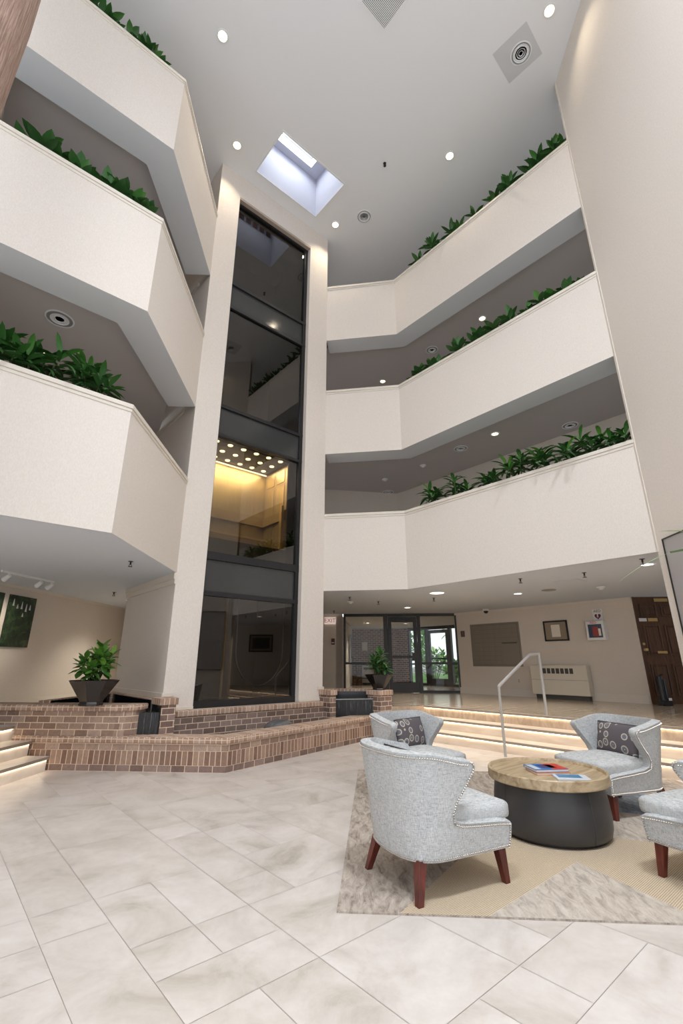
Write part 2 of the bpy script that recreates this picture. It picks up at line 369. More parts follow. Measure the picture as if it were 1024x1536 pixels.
# steps: right flight runs along y, left flight along (1,1)
def flight(name, p0, along, length, back, n, rise, tread, m, nose):
    """p0 start of the lowest nosing; along unit vec; back unit vec (uphill)"""
    along, back = Vector(along), Vector(back); p0 = Vector(p0)
    root = None
    for k in range(n-1):
        z = rise*(k+1); a = p0+back*(tread*k)
        mb = MB(); q = [a+back*.03, a+back*.03+along*length, a+back*(tread+.05)+along*length, a+back*(tread+.05)]
        mb.use(m); mb.prism([tuple(v) for v in q], -.005, z-.04)
        t = [a, a+along*length, a+back*(tread+.05)+along*length, a+back*(tread+.05)]
        mb.prism([tuple(v) for v in t], z-.04, z)
        o = mb.obj('floor_step_'+name, None, root); struct(o)
        mb = MB(); s_ = [a-back*.002, a-back*.002+along*length, a+back*.006+along*length, a+back*.006]
        mb.prism([tuple(v) for v in s_], z-.036, z-.002); mb.obj('nosing', nose, o)
        mb = MB(); s_ = [a+back*.012, a+back*.012+along*length, a+back*.028+along*length, a+back*.028]
        mb.prism([tuple(v) for v in s_], z-.0428, z-.0405); mb.obj('light_strip', LED, o)
    # top edge
    z = rise*n; a = p0+back*(tread*(n-1))
    mb = MB(); t = [a, a+along*length, a+back*.05+along*length, a+back*.05]; mb.use(m); mb.prism([tuple(v) for v in t], z-.04, z)
    o = mb.obj('floor_step_'+name, None); struct(o)
    mb = MB(); s_ = [a-back*.002, a-back*.002+along*length, a+back*.006+along*length, a+back*.006]; mb.prism([tuple(v) for v in s_], z-.036, z-.002); mb.obj('nosing', nose, o)
    mb = MB(); s_ = [a+back*.012, a+back*.012+along*length, a+back*.028+along*length, a+back*.028]; mb.prism([tuple(v) for v in s_], z-.0428, z-.0405); mb.obj('light_strip', LED, o)
flight('right', (7.39,-3.5), (0,1), 10.08, (1,0), 3, FL/3, .29, FWS, NOSE)
flight('left', (1.58-6.0,7.86-6.0), (S2,S2), 6.0/S2, (-S2,S2), 3, FL/3, .29, TREADL, NOSE)

# ------------------------------------------------------------------ ceilings, soffits and parapets
mb = MB()
sk = (3.56,5.30,6.00,7.10)
holes = [sk, (1.2,3.0,-2.2,-.9), (-2.7,-1.2,-.8,.8)]  # first opening is the tower skylight, the other two are added for light
xs = sorted({-6.5,14}|{h[0] for h in holes}|{h[1] for h in holes}); ys = sorted({-5,15}|{h[2] for h in holes}|{h[3] for h in holes})
for a in range(len(xs)-1):
    for b in range(len(ys)-1):
        cx_, cy_ = (xs[a]+xs[a+1])/2, (ys[b]+ys[b+1])/2
        if any(h[0]<cx_<h[1] and h[2]<cy_<h[3] for h in holes): continue
        mb.poly([(xs[a],ys[b],CEIL),(xs[a+1],ys[b],CEIL),(xs[a+1],ys[b+1],CEIL),(xs[a],ys[b+1],CEIL)])
struct(mb.obj('ceiling', CEILM))
# skylight well
wt = (3.72,4.62,6.28,6.62); zt = CEIL+1.15
mb = MB(); q = lambda r, z: [(r[0],r[2],z),(r[1],r[2],z),(r[1],r[3],z),(r[0],r[3],z)]
a, b = q(sk,CEIL), q((sk[0]+.06,sk[1]-.06,sk[2]+.06,sk[3]-.06),zt)
for i in range(4): mb.poly([a[i],a[(i+1)%4],b[(i+1)%4],b[i]])
SKW = new('skylight_well_paint', srgb(196,198,208), .7)
win = struct(mb.obj('window_skylight', SKW)); win['label'] = 'square skylight well in the atrium ceiling above the elevator tower'
mb = MB(); i_ = (sk[0]+.06,sk[1]-.06,sk[2]+.06,sk[3]-.06)
o_ = q(i_,zt); h_ = q((3.78,4.95,6.30,6.86),zt)
for i in range(4): mb.poly([o_[i],o_[(i+1)%4],h_[(i+1)%4],h_[i]])
t_ = q((3.78,4.95,6.30,6.86),zt+.35)
for i in range(4): mb.poly([h_[i],h_[(i+1)%4],t_[(i+1)%4],t_[i]])
mb.obj('skylight_curb', SKW, win)
mb = MB(); mb.box(3.78,4.95,6.30,6.86,zt+.34,zt+.35); mb.obj('pane', CLEAR, win)
mb = MB()
for k in range(7): mb.box(3.72+.22*k,3.86+.22*k,6.055,6.075,zt-.22,zt-.06)
mb.obj('vent_slot', new('rust_brown_slot', srgb(110,80,66), .7), win)
mb = MB()
for a0,a1,b0,b1 in ((sk[0]-.03,sk[1]+.03,sk[2]-.03,sk[2]),(sk[0]-.03,sk[1]+.03,sk[3],sk[3]+.03),(sk[0]-.03,sk[0],sk[2],sk[3]),(sk[1],sk[1]+.03,sk[2],sk[3])): mb.box(a0,a1,b0,b1,CEIL-.012,CEIL+.02)
mb.obj('window_frame', WHITE, win)
for h in holes[1:]:
    mb = MB(); a, b = q(h,CEIL), q(h,CEIL+.8)
    for i in range(4): mb.poly([a[i],a[(i+1)%4],b[(i+1)%4],b[i]])
    w_ = struct(mb.obj('window_added_skylight', SKW)); mb = MB(); mb.box(*h,CEIL+.79,CEIL+.8); mb.obj('pane', CLEAR, w_)  # unseen added wells that hold the extra fill lights

OUT_L = [(-6,8.4),(.6,8.4),(3.0,9.88)]; OUT_R = [(6.2,10.6),(9.6,8.5),(9.6,-3.5)]
# ground-level ceiling (flush with the parapet bottoms)
mb = MB(); mb.poly([(-6,5.543,2.8),(1.342,5.543,2.8),(2.879,7.446,2.8),(2.879,9.9,2.8),(4.4,9.9,2.8),(4.4,14.4,2.8),(-6,14.4,2.8)])
struct(mb.obj('ceiling_lobby_left', CEILL))
mb = MB(); mb.poly([(5.994,7.446,2.8),(7.13,6.134,2.8),(7.13,-3.5,2.8),(13.4,-3.5,2.8),(13.4,8.4,2.8),(11.9,8.4,2.8),(9.4,10.8,2.8),(8.6,11.6,2.8),(5.0,11.6,2.8),(5.0,9.9,2.8),(5.994,9.9,2.8)])
struct(mb.obj('ceiling_lobby_right', CEILL))
lv = ['lower','middle','upper']
for k in range(3):
    for side, P, O in (('left',IN_L,OUT_L),('right',IN_R,OUT_R)):
        mb = MB(); mb.use(WALL); b0, t0 = LB[k], LT[k]
        back = offset_path(P,.11); deep = offset_path(P,.50)
        # outer board of the parapet, then the planter trough behind it
        mb.prism(P+back[::-1], b0+(.004 if k==0 else 0), t0); mb.use(SOIL); mb.prism(back+deep[::-1], t0-.5, t0-.12)
        struct(mb.obj('wall_balcony_%s_%s' % (side, lv[k]), None))
        mb = MB(); wall_path(mb, P, .14, t0-.055, t0+.004, .022); wall_path(mb, P, .02, t0-.10, t0-.055, .010)
        tr = mb.obj('trim_balcony_%s_%s' % (side, lv[k]), TRIM, None, bevel=.006); struct(tr)
        if k > 0:
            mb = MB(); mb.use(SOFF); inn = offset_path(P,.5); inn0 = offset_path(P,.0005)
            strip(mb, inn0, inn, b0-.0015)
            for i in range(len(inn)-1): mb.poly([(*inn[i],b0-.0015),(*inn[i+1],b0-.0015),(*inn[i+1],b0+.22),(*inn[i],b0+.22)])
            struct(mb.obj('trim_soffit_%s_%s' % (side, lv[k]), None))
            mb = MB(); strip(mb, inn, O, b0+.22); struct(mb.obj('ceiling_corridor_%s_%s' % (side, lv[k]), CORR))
        zf = b0+.42; zc = LB[k+1]+.22 if k < 2 else CEIL
        mb = MB(); strip(mb, deep, O, zf); struct(mb.obj('floor_corridor_%s_%s' % (side, lv[k]), NOSE))
        mb = MB()
        for i in range(len(O)-1): mb.poly([(*O[i],zf),(*O[i+1],zf),(*O[i+1],zc),(*O[i],zc)])
        struct(mb.obj('wall_corridor_%s_%s' % (side, lv[k]), WALLT))
    mb = MB(); mb.box(-.95,-.75,6.06,8.4,LB[k]+.42,(LB[k+1]+.22) if k<2 else CEIL); struct(mb.obj('wall_corridor_end_%s' % lv[k], WALL))

# ------------------------------------------------------------------ right diagonal wall
mb = MB(); p, d = Vector(RE), Vector((-S2,-S2)); n_ = Vector((S2,-S2))
mb.prism([tuple(p+n_*.28), tuple(p), tuple(p+d*5.2), tuple(p+d*5.2+n_*.28)], -.01, CEIL); struct(mb.obj('wall_right_diagonal', WALL))
mb = MB(); mb.prism([tuple(p+n_*.05+d*-.012), tuple(p-n_*.012+d*-.012), tuple(p-n_*.012+d*.03), tuple(p+n_*.05+d*.03)], 2.8, CEIL); struct(mb.obj('trim_corner_bead', TRIM))
# picture on that wall
def framed(name, label, c, along, out, w, h, z0, fw, fmat, face, depth=.03, inner=None, cat='picture'):
    along, out = Vector(along), Vector(out); c = Vector(c)
    ang = math.atan2(along.y, along.x)
    t = thing(name, label, cat, (c.x, c.y, z0), ang)
    s = 1 if Vector((-along.y, along.x)).dot(out) > 0 else -1
    def bx(mb, x0,x1,z0_,z1_,d0,d1): mb.box(x0,x1,min(s*d0,s*d1),max(s*d0,s*d1),z0_,z1_)
    mb = MB(); bx(mb,-w/2,w/2,0,fw,0,depth); bx(mb,-w/2,w/2,h-fw,h,0,depth); bx(mb,-w/2,-w/2+fw,fw,h-fw,0,depth); bx(mb,w/2-fw,w/2,fw,h-fw,0,depth)
    mb.obj('frame', fmat, t)
    mb = MB(); bx(mb,-w/2+fw,w/2-fw,fw,h-fw,0,depth*.6); mb.obj('mat_board' if inner else 'picture', face, t)
    if inner:
        a,b,mt = inner; mb = MB(); bx(mb,-w*a/2,w*a/2,h/2-h*b/2,h/2+h*b/2,depth*.6,depth*.6+.004); mb.obj('picture', mt, t)
    return t
c = p+d*(.19+.65)-n_*.003
framed('framed_picture','large grey-faced picture in a thin dark frame on the tall right wall',(c.x,c.y),d,(-S2,S2),1.3,1.75,1.18,.012,DARKBR,ARTG,.035)

# ------------------------------------------------------------------ elevator tower
mb = MB(); yF = 7.446
mb.use(WALL)
mb.box(2.879,3.375,yF,yF+.34,.70,CEIL); mb.box(5.425,5.994,yF,yF+.34,.70,CEIL); mb.box(3.375,5.425,yF,yF+.34,11.66,CEIL)
mb.box(2.879,3.10,yF+.34,9.9,0,CEIL); mb.box(5.78,5.994,yF+.34,9.9,0,CEIL); mb.box(3.10,5.78,9.7,9.9,0,CEIL); mb.box(3.10,5.78,yF,yF+.34,0,.69)
struct(mb.obj('wall_elevator_tower', None))
mb = MB(); mb.box(2.862,3.375,yF-.018,yF,.70,.74); mb.box(5.425,6.01,yF-.018,yF,.70,.74); mb.box(2.862,3.04,yF-.024,yF,.90,.95); mb.box(5.86,6.015,yF-.024,yF,.90,.95)
mb.box(2.855,2.879,yF-.02,9.9,.86,.95); struct(mb.obj('baseboard_tower', TRIM))
mb = MB(); mb.box(2.83,2.879,yF-.03,9.9,2.70,2.80); mb.box(2.85,2.879,yF-.02,9.9,2.62,2.70); struct(mb.obj('trim_crown_tower', TRIM))
for k in (1,2):
    mb = MB(); mb.box(2.845,2.879,8.0,9.9,LB[k]+.12,LB[k]+.22); struct(mb.obj('trim_crown_corridor_%s' % lv[k], TRIM))
mb = MB(); mb.use(SHAFT)
mb.box(3.102,3.12,7.79,9.69,.69,12.25); mb.box(5.76,5.778,7.79,9.69,.69,12.25); mb.use(SHAFTB); mb.box(3.12,5.76,9.67,9.69,.69,12.25); mb.use(SHAFT); mb.box(3.12,5.76,7.79,9.69,.66,.69)
mb.box(3.12,5.76,7.79,9.67,12.2,12.25)
struct(mb.obj('wall_elevator_shaft', None))
yG = 7.60
win = bpy.data.objects.new('window_elevator_shaft', None); COL.objects.link(win); win.location = (4.4,yG,.69); struct(win); win['label'] = 'tall smoked glass elevator shaft front in black metal framing'
def wpart(mb, name, m): o = mb.obj(name, m, win); o.location = (-4.4,-yG,-.69); return o
zs = [(.69,.80),(2.50,2.58),(3.14,3.28),(5.56,5.62),(6.19,6.26),(8.60,8.66),(9.23,9.30),(11.55,11.66)]
for z0,z1 in zs:
    mb = MB(); mb.box(3.375,5.425,yG-.05,yG+.07,z0,z1); wpart(mb,'mullion',BLACKM)
for x0,x1 in ((3.375,3.43),(5.34,5.425)):
    mb = MB(); mb.box(x0,x1,yG-.045,yG+.065,.69,11.66); wpart(mb,'jamb',BLACKM)
for k in range(7):
    mb = MB(); mb.box(3.43,5.34,yG-.004,yG+.004,zs[k][1],zs[k+1][0]); wpart(mb, 'spandrel_panel' if k%2 else 'pane', SPAND if k%2 else SMOKE)
# thin vertical wood reveal at top
mb = MB(); mb.box(3.375,5.425,yF+.005,yF+.10,11.6,11.66); wpart(mb,'head_trim',new('head_trim_tan', srgb(176,160,146), .6))

cab = thing('elevator_car','brass-lined elevator car with spotlit ceiling stopped behind the second glass panel','elevator',(4.35,8.15,3.30))
def cpart(mb, name, m, par=None, **k):
    o = mb.obj(name, m, cab, **k); o.location = (-4.35,-8.15,-3.30); return o
cx0,cx1,cy0,cy1,cz0,cz1 = 3.30,5.17,7.72,8.60,3.30,5.545
mb = MB(); mb.box(cx0,cx1,cy1,cy1+.03,cz0,cz1); cpart(mb,'back_panel',GOLD)
mb = MB(); mb.box(cx1,cx1+.03,cy0,cy1+.03,cz0,cz1); cpart(mb,'side_panel',CABBR)
mb = MB()
for i in range(2):
    for (a,b) in ((.35,.9),(1.0,1.75),(1.85,2.12)): 
        y=cy0+.1+.40*i; mb.box(cx1-.008,cx1,y,y+.30,cz0+a,cz0+b)
cpart(mb,'door_panel_moulding',GOLD)
mb = MB(); mb.box(cx0,cx1+.03,cy0,cy1+.03,cz1,cz1+.03); cc_=cpart(mb,'cab_ceiling',CABDK)
mb = MB(); mb.box(cx0,cx1,cy0,cy1,cz0,cz0+.06); cpart(mb,'cab_floor',CABDK)
mb = MB(); mb.box(cx0,cx1,cy1-.05,cy1-.002,cz0+.95,cz0+1.16); mb.box(cx1-.05,cx1-.002,cy0,cy1,cz0+.95,cz0+1.16); cpart(mb,'handrail_band',CABBR)
mb = MB(); mb.box(cx0,cx1,cy1-.10,cy1-.05,cz0+.62,cz0+.66); cpart(mb,'handrail',BRASS)
mb = MB(); mb.box(cx0,cx1-.002,cy1-.012,cy1-.002,cz1-.05,cz1-.02); cpart(mb,'cove_light',CABL)
mb = MB(); mb.box(cx1-.10,cx1-.05,cy0+.02,cy0+.10,cz0+.1,cz0+1.25); cpart(mb,'control_column',BRASS)
for i in range(6):
    for j in range(3):
        x = 3.50+.30*i; y = 7.76+.345*j+.0
        if x > 5.1: continue
        mb = MB(); mb.lathe([(.001,-.012),(.05,-.012),(.055,0)],(x,y-.0,cz1),16); lo_=cpart(mb,'lamp_lens',CABL); lo_.parent=cc_; lo_.location=(0,0,0)
mb = MB(); mb.box(cx0,cx1+.03,cy0-.02,cy0,cz0-.0,cz0+.28); cpart(mb,'sill_panel',CABDK)
t = tag(MB().bar((4.22,8.2,.69),(4.22,8.2,2.9),.022,10).obj('guide_rod',BRASS),'brass vertical rod standing behind the lowest elevator glass','rod')
mb = MB(); mb.tube([(4.62,8.5,3.3)]+[(4.64+ .55*(1-math.cos(k*math.pi/14)), 8.5, 1.62-.66*math.sin(k*math.pi/14)) for k in range(15)]+[(5.74,8.5,3.3)],.012,6)
tag(mb.obj('hanging_cable',CHROME,smooth=True),'looped cable hanging in the dark shaft behind the lowest elevator glass','cable')

# ------------------------------------------------------------------ brick fountain
fo = thing('brick_fountain','long brown brick fountain with black water basins below the elevator tower','fountain',(3.34,6.18,0))
def fpart(mb, name, m, par=None, **k):
    o = mb.obj(name, m, fo, uv=True, **k); o.location = (-3.34,-6.18,0); return o
FP = [(.35,9.17),(3.34,6.18),(6.86,6.908)]
HP = [(.35,9.17),(2.20,7.32)]
mb = MB(); wall_path(mb,FP,.26,0,.085); fpart(mb,'base_course',BRICKD)
mb = MB(); wall_path(mb,FP,.26,.0851,.255,.002); fpart(mb,'soldier_course',BRICKS)
mb = MB(); wall_path(mb,FP,.26,.2551,.345); fpart(mb,'front_wall',BRICK)
mb = MB(); wall_path(mb,FP,.30,.3451,.43,.028); fpart(mb,'low_coping',BRICKC,uvrot=R(12),bevel=.02)
def rounded_end(P, th, off=0, n=6, r=.26):
    """high wall plan: straight face then a quarter-round end"""
    a = Vector(P[0]); b = Vector(P[1]); d = (b-a).normalized(); nl = Vector((-d.y,d.x))
    pts = [a-nl*off]; c = b+nl*(r)
    for k in range(n+1):
        t = -math.pi/2 + (math.pi/2)*k/n
        pts.append(c+(d*math.cos(t)+nl*math.sin(t))*(r+off))
    pts += [b+nl*(th)+d*(r+off), a+nl*th]; return [tuple(p) for p in pts]
mb = MB(); mb.prism(rounded_end(HP,.34),.3451,.745); fpart(mb,'high_wall',BRICK)
mb = MB(); mb.prism(rounded_end(HP,.36,.03),.7451,.83); fpart(mb,'high_coping',BRICKC,uvrot=R(-45),bevel=.02)
# rear of the left basin
BP = [(.95,8.83),(2.74,9.42),(2.74,7.38)]; BP=[(1.12,8.35),(2.72,9.60),(2.72,7.40)]
mb = MB(); mb.prism([(1.55,8.30),(2.66,9.36),(2.70,9.62),(1.41,8.33)],.5,.87); mb.prism([(2.72,7.44),(2.874,7.44),(2.874,9.88),(2.70,9.88),(2.66,9.36),(2.72,9.30)],.0,.87); fpart(mb,'rear_coping',BRICKC,uvrot=R(90))
mb = MB(); mb.box(2.74,2.96,7.10,7.44,0,.81); fpart(mb,'left_pedestal',BRICKD)
mb = MB(); mb.box(2.715,2.98,7.075,7.44,.8101,.90); fpart(mb,'left_pedestal_cap',BRICKC)
mb = MB(); mb.box(5.92,6.06,7.12,7.44,0,.81); fpart(mb,'right_pedestal',BRICKD)
mb = MB(); mb.box(5.90,6.075,7.095,7.44,.8101,.90); fpart(mb,'right_pedestal_cap',BRICKC)
mb = MB(); mb.box(2.961,5.919,7.30,7.445,0,.61); fpart(mb,'back_wall',BRICKD)
mb = MB(); mb.box(2.981,5.899,7.275,7.445,.6101,.698); fpart(mb,'back_wall_coping',BRICKC,bevel=.015)
mb = MB(); mb.prism([(6.80,6.68),(7.13,6.68),(7.13,7.02),(6.80,7.02)],0,.79); fpart(mb,'end_pier',BRICKD)
mb = MB(); mb.prism([(6.775,6.655),(7.155,6.655),(7.155,7.045),(6.775,7.045)],.7901,.88); fpart(mb,'end_pier_cap',BRICKC,bevel=.012)
mb = MB(); mb.prism([(6.22,7.44),(6.36,7.96),(7.14,7.24),(7.09,7.03),(7.25,7.2),(6.40,8.12),(6.10,7.5)][:4]+[(7.26,7.28),(6.38,8.12),(6.08,7.5)],.5,.88); fpart(mb,'rear_coping',BRICKC,uvrot=R(-45))
# liners, weirs and water
mb = MB(); mb.prism([(1.62,8.36),(2.42,7.50),(2.735,7.25),(2.735,7.44),(2.715,7.45),(2.715,9.30),(2.66,9.35)],.3,.70); fpart(mb,'basin_water',WATER)
mb = MB(); mb.box(2.705,2.719,7.44,9.33,.6,.86); mb.prism([(1.57,8.30),(2.67,9.36),(2.66,9.37),(1.56,8.31)],.6,.86); mb.box(2.725,2.739,7.09,7.44,.3,.82); fpart(mb,'basin_liner',LINER)
mb = MB(); mb.prism([(2.38,7.36),(2.73,7.10),(2.735,7.12),(2.735,7.30),(2.42,7.55)],.2,.715); fpart(mb,'waterfall_sheet',FALL)
mb = MB(); mb.prism([(6.065,7.30),(6.797,6.87),(6.797,7.03),(7.12,7.05),(7.13,7.21),(6.37,7.93),(6.08,7.47)],.2,.715); fpart(mb,'waterfall_sheet',FALL)
mb = MB(); mb.prism([(6.355,7.945),(7.135,7.225),(7.125,7.215),(6.345,7.935)],.7,.83); fpart(mb,'basin_liner',LINER)
mb = MB(); mb.prism([(6.062,7.292),(6.797,6.860),(6.797,6.878),(6.068,7.308)],.712,.728); fpart(mb,'weir_lip',CHROME)
mb = MB(); mb.prism([(2.35,7.25),(3.36,6.46),(6.795,7.0),(6.795,7.1),(6.2,7.4),(2.5,7.4)],.05,.33); fpart(mb,'pool_water',WATER)
mb = MB(); mb.lathe([(.27,0),(.265,.05),(.23,.10),(.16,.145),(.08,.165),(.001,.168)],(4.72,6.98,.325),24,1,1); fpart(mb,'water_bubbler',new('bubbling_water',(.10,.105,.11),.06,spec=1),smooth=True)

# ------------------------------------------------------------------ left lobby
mb = MB(); w0 = Vector((-4.5,5.1)); w1 = Vector((4.35,13.95)); n_ = Vector((-S2,S2))
mb.prism([tuple(w0),tuple(w1),tuple(w1+n_*.2),tuple(w0+n_*.2)],0,2.8); struct(mb.obj('wall_left_lobby', WALLT))
mb = MB(); mb.prism([tuple(w0-n_*.02),tuple(w1-n_*.02),tuple(w1),tuple(w0)],FL,FL+.17); struct(mb.obj('baseboard_left', TRIM))
mb = MB(); mb.prism([tuple(w0-n_*.03),tuple(w1-n_*.03),tuple(w1),tuple(w0)],2.74,2.80); struct(mb.obj('trim_crown_left', TRIM))
mb = MB(); mb.box(4.2,5.2,9.9,14.3,0,2.8); struct(mb.obj('wall_hall_end', WALLT))
def canvas(a, b, z0, z1, m, label, blooms):
    a, b = Vector(a), Vector(b); d = (b-a).normalized(); L_ = (b-a).length
    t = thing('canvas_painting', label, 'painting', ((a+b)/2).to_3d()+Vector((0,0,z0)), math.atan2(d.y,d.x))
    mb = MB(); mb.box(-L_/2,L_/2,-.035,0,0,z1-z0); mb.obj('canvas', m, t)
    for (x,z,h) in blooms:
        mb = MB(); ring = []
        for k in range(10):
            u = k/9; ring.append((.022*(1-.75*u)*(1+.3*(k%2)), h*u))
        mb.lathe(ring,(x,-.035,z),10,1,.25); mb.obj('flower_spike', PETAL, t, smooth=True)
off = n_*-.004
canvas(Vector((.99,10.59))+off, Vector((1.475,11.075))+off, 1.67, 2.61, ART2, 'right-hand garden painting with white and red flowers on the left lobby wall', [(-.24,.74,.13),(-.13,.70,.08),(-.02,.70,.14),(.10,.66,.15),(.20,.70,.10),(.04,.56,.07)])
canvas(Vector((.40,10.0))+off, Vector((.885,10.485))+off, 1.67, 2.61, ART1, 'garden painting cut by the left edge of the photo on the lobby wall', [(.18,.66,.2),(.08,.4,.1),(-.1,.6,.15)])
# track light
tl = thing('track_light','white ceiling track with three spot heads above the garden paintings','light',(1.1,9.38,2.8),math.atan2(.66,.80))
mb = MB(); mb.box(-.55,.55,-.018,.018,-.03,0); mb.obj('track', WHITE, tl)
for x in (-.42,.25,.5):
    mb = MB(); mb.bar((x,0,-.03),(x,0,-.075),.009); mb.bar((x,-.03,-.06),(x,.07,-.135),.030,12,.042); mb.obj('spot_head', WHITE, tl)
    l = bpy.data.lights.new('lamp','SPOT'); l.energy=18; l.color=(1,.9,.76); l.spot_size=R(80); l.spot_blend=.9; l.shadow_soft_size=.04; o=bpy.data.objects.new('lamp',l); COL.objects.link(o); o.parent=tl; o.location=(x,.09,-.15); o.rotation_euler=(R(48),0,0)

# ------------------------------------------------------------------ right lobby walls
mb = MB(); mb.box(11.80,12.0,3.58,8.40,0,2.8); struct(mb.obj('wall_lobby_right', WALLT))
mb = MB(); mb.box(11.775,11.80,3.60,8.36,FL,FL+.16); mb.box(11.76,11.80,3.60,8.36,2.74,2.80); struct(mb.obj('baseboard_lobby_right', TRIM))
mb = MB(); mb.prism([(9.42,10.78),(8.8,11.4),(8.95,11.55),(9.57,10.93)],0,2.8); mb.box(5.0,9.0,11.3,11.5,0,2.8); struct(mb.obj('wall_lobby_exit', WALLT))
# door wall (45 deg) beside the mail wall
dd = Vector((S2,-S2)); dp = Vector((11.80,3.58)); dn = Vector((-S2,-S2))
mb = MB(); q0 = dp+dd*.0; q1 = dp+dd*1.02
mb.prism([tuple(q1),tuple(q1+dd*.8),tuple(q1+dd*.8-dn*.2),tuple(q1-dn*.2)],0,2.8); struct(mb.obj('wall_lobby_door', WALLT))
dr = bpy.data.objects.new('door_office', None); COL.objects.link(dr); dr.location = (dp.x,dp.y,FL); dr.rotation_euler=(0,0,math.atan2(dd.y,dd.x)); struct(dr); dr['label']='dark walnut panelled door with brass plates at the right end of the lobby'
H_ = 2.24
mb = MB(); mb.box(.03,1.0,0,.045,.0,H_); 
mb.obj('door_leaf', WALN, dr)
mb = MB(); mb.box(0,.03,-.03,.08,0,H_); mb.obj('door_frame', WALN, dr)
for (a,b) in ((.12,.47),(.57,.92)):
    for (z0,z1) in ((.16,.80),(.98,1.62),(1.80,2.08)):
        mb = MB(); mb.box(a,a+.025,-.022,0,z0,z1); mb.box(b-.025,b,-.022,0,z0,z1); mb.box(a+.025,b-.025,-.022,0,z0,z0+.025); mb.box(a+.025,b-.025,-.022,0,z1-.025,z1); mb.box(a+.055,b-.055,-.018,0,z0+.055,z1-.055); mb.obj('door_panel', WALN, dr, bevel=.006)
mb = MB(); mb.lathe([(.001,0),(.03,.0),(.03,.02),(.012,.025),(.012,.05),(.03,.06),(.03,.085),(.001,.09)],(0,0,0),14); mb.obj('knob', BRASS, dr, loc=(.075,0,1.10), rot=(R(90),0,0))
mb = MB(); mb.lathe([(.001,0),(.028,0),(.028,.03),(.001,.03)],(0,0,0),14); mb.obj('lock', BRASS, dr, loc=(.065,0,1.22), rot=(R(90),0,0))
for nm,(a,b,z0,z1),m in (('name_plate',(.06,.22,1.70,1.77),WHITE),('brass_plate',(.25,.45,1.70,1.77),BRASS),('mail_slot_plate',(.32,.52,1.02,1.07),BRASS),('brass_plate',(.46,.75,2.13,2.2),BRASS)):
    mb = MB(); mb.box(a,b,-.03,-.0225,z0,z1); mb.obj(nm, m, dr)
fe = thing('black_bin_bag_caddy','black upright floor caddy standing against the walnut door','caddy',(11.62,3.28,FL),R(-45))
mb = MB(); mb.box(-.11,.11,-.09,.09,0,.10); mb.obj('base', BLACKM, fe, bevel=.015)
mb = MB(); mb.bar((-.03,0,.10),(-.03,0,.56),.055,14); mb.bar((.06,0,.10),(.06,0,.50),.035,12); mb.obj('cylinder', BLACKM, fe)
mb = MB(); mb.bar((-.03,0,.56),(.05,0,.60),.016,8); mb.obj('handle', BLACKM, fe)
mb = MB(); mb.box(.03,.09,-.098,-.09,.10,.15); mb.obj('tag', WHITE, fe)
fe.name='floor_caddy'
# mail wall things: local x along -Y of the wall, mounted at x=11.80
def wallthing(name, label, cat, y, z): return thing(name,label,cat,(11.80,y,z),R(-90))   # local +x -> -Y (right in photo), local -y -> -X (out of the wall)
ml = wallthing('mailbox_panel','wide grey metal mailbox bank set in the lobby wall','mailbox',7.11,1.29)
mb = MB(); mb.box(-.75,.75,-.02,0,0,1.14); mb.obj('frame', MAILM, ml)
mb = MB(); mb.box(-.71,.71,-.0235,-.0201,.04,1.10); mb.obj('joint_plate', MAILL, ml)
cw = .172
for c_ in range(8):
    for r_ in range(9):
        if c_ >= 5 and r_ < 5: continue
        x = -.705+c_*.1765; z = .045+r_*.117; mb = MB(); mb.box(x,x+cw,-.032,-.0236,z,z+.113); mb.obj('mailbox_door', MAILM, ml)
mb = MB(); mb.box(.1775,.705,-.032,-.0236,.045,.626); pd_=mb.obj('parcel_door', MAILM, ml)
mb = MB(); mb.box(.22,.66,-.036,-.0321,.59,.615); mb.obj('parcel_slot', GRILLE, pd_)
framed('framed_notice','black-framed notice on brown mat beside the mailbox bank',(11.797,5.385),(0,-1),(-1,0),.60,.49,1.90,.035,BLACKM,MATB,.03,(.36,.6,PAPER),'notice')
ab = wallthing('defibrillator_cabinet','white wall cabinet with window holding a red-marked defibrillator kit','cabinet',4.40,1.88)
mb = MB(); mb.box(-.20,.20,-.17,0,0,.44); mb.obj('body', WHITE, ab, bevel=.01)
mb = MB(); mb.box(-.15,.15,-.174,-.171,.06,.36); mb.obj('window', new('cabinet_window', srgb(70,82,98), .1), ab)
mb = MB(); mb.box(-.06,.07,-.178,-.1741,.09,.30); mb.obj('device', new('kit_red', srgb(150,60,60), .4), ab)
mb = MB(); mb.box(.07,.12,-.178,-.1741,.10,.26); mb.obj('manual', PAPER, ab)
text('lettering','AED',.075,RED,ab,(-.02,-.176,.395),(R(90),0,0))
sg = wallthing('defibrillator_sign','small white sign with heart mounted above the white wall cabinet','sign',4.35,2.34)
mb = MB(); mb.box(-.11,.11,-.012,0,0,.25); mb.obj('plate', WHITE, sg)
text('lettering','AED',.085,DARKINT,sg,(0,-.0135,.205),(R(90),0,0))
mb = MB(); pts=[]
for k in range(28):
    t_ = 2*math.pi*k/28; pts.append((.0046*16*math.sin(t_)**3*.95, .0046*(13*math.cos(t_)-5*math.cos(2*t_)-2*math.cos(3*t_)-math.cos(4*t_))))
a_ = [mb.v((x,-.0125,z+.085)) for x,z in pts]; b_ = [mb.v((x,-.0155,z+.085)) for x,z in pts]; mb.f(a_); mb.f(b_[::-1])
for i in range(28): mb.f([a_[i],a_[(i+1)%28],b_[(i+1)%28],b_[i]])
mb.obj('heart', new('heart_maroon', srgb(110,30,44), .5), sg)
mb = MB(); pz = [(-.012,.125),(.018,.125),(.004,.09),(.022,.09),(-.012,.035),(-.002,.075),(-.02,.075)]
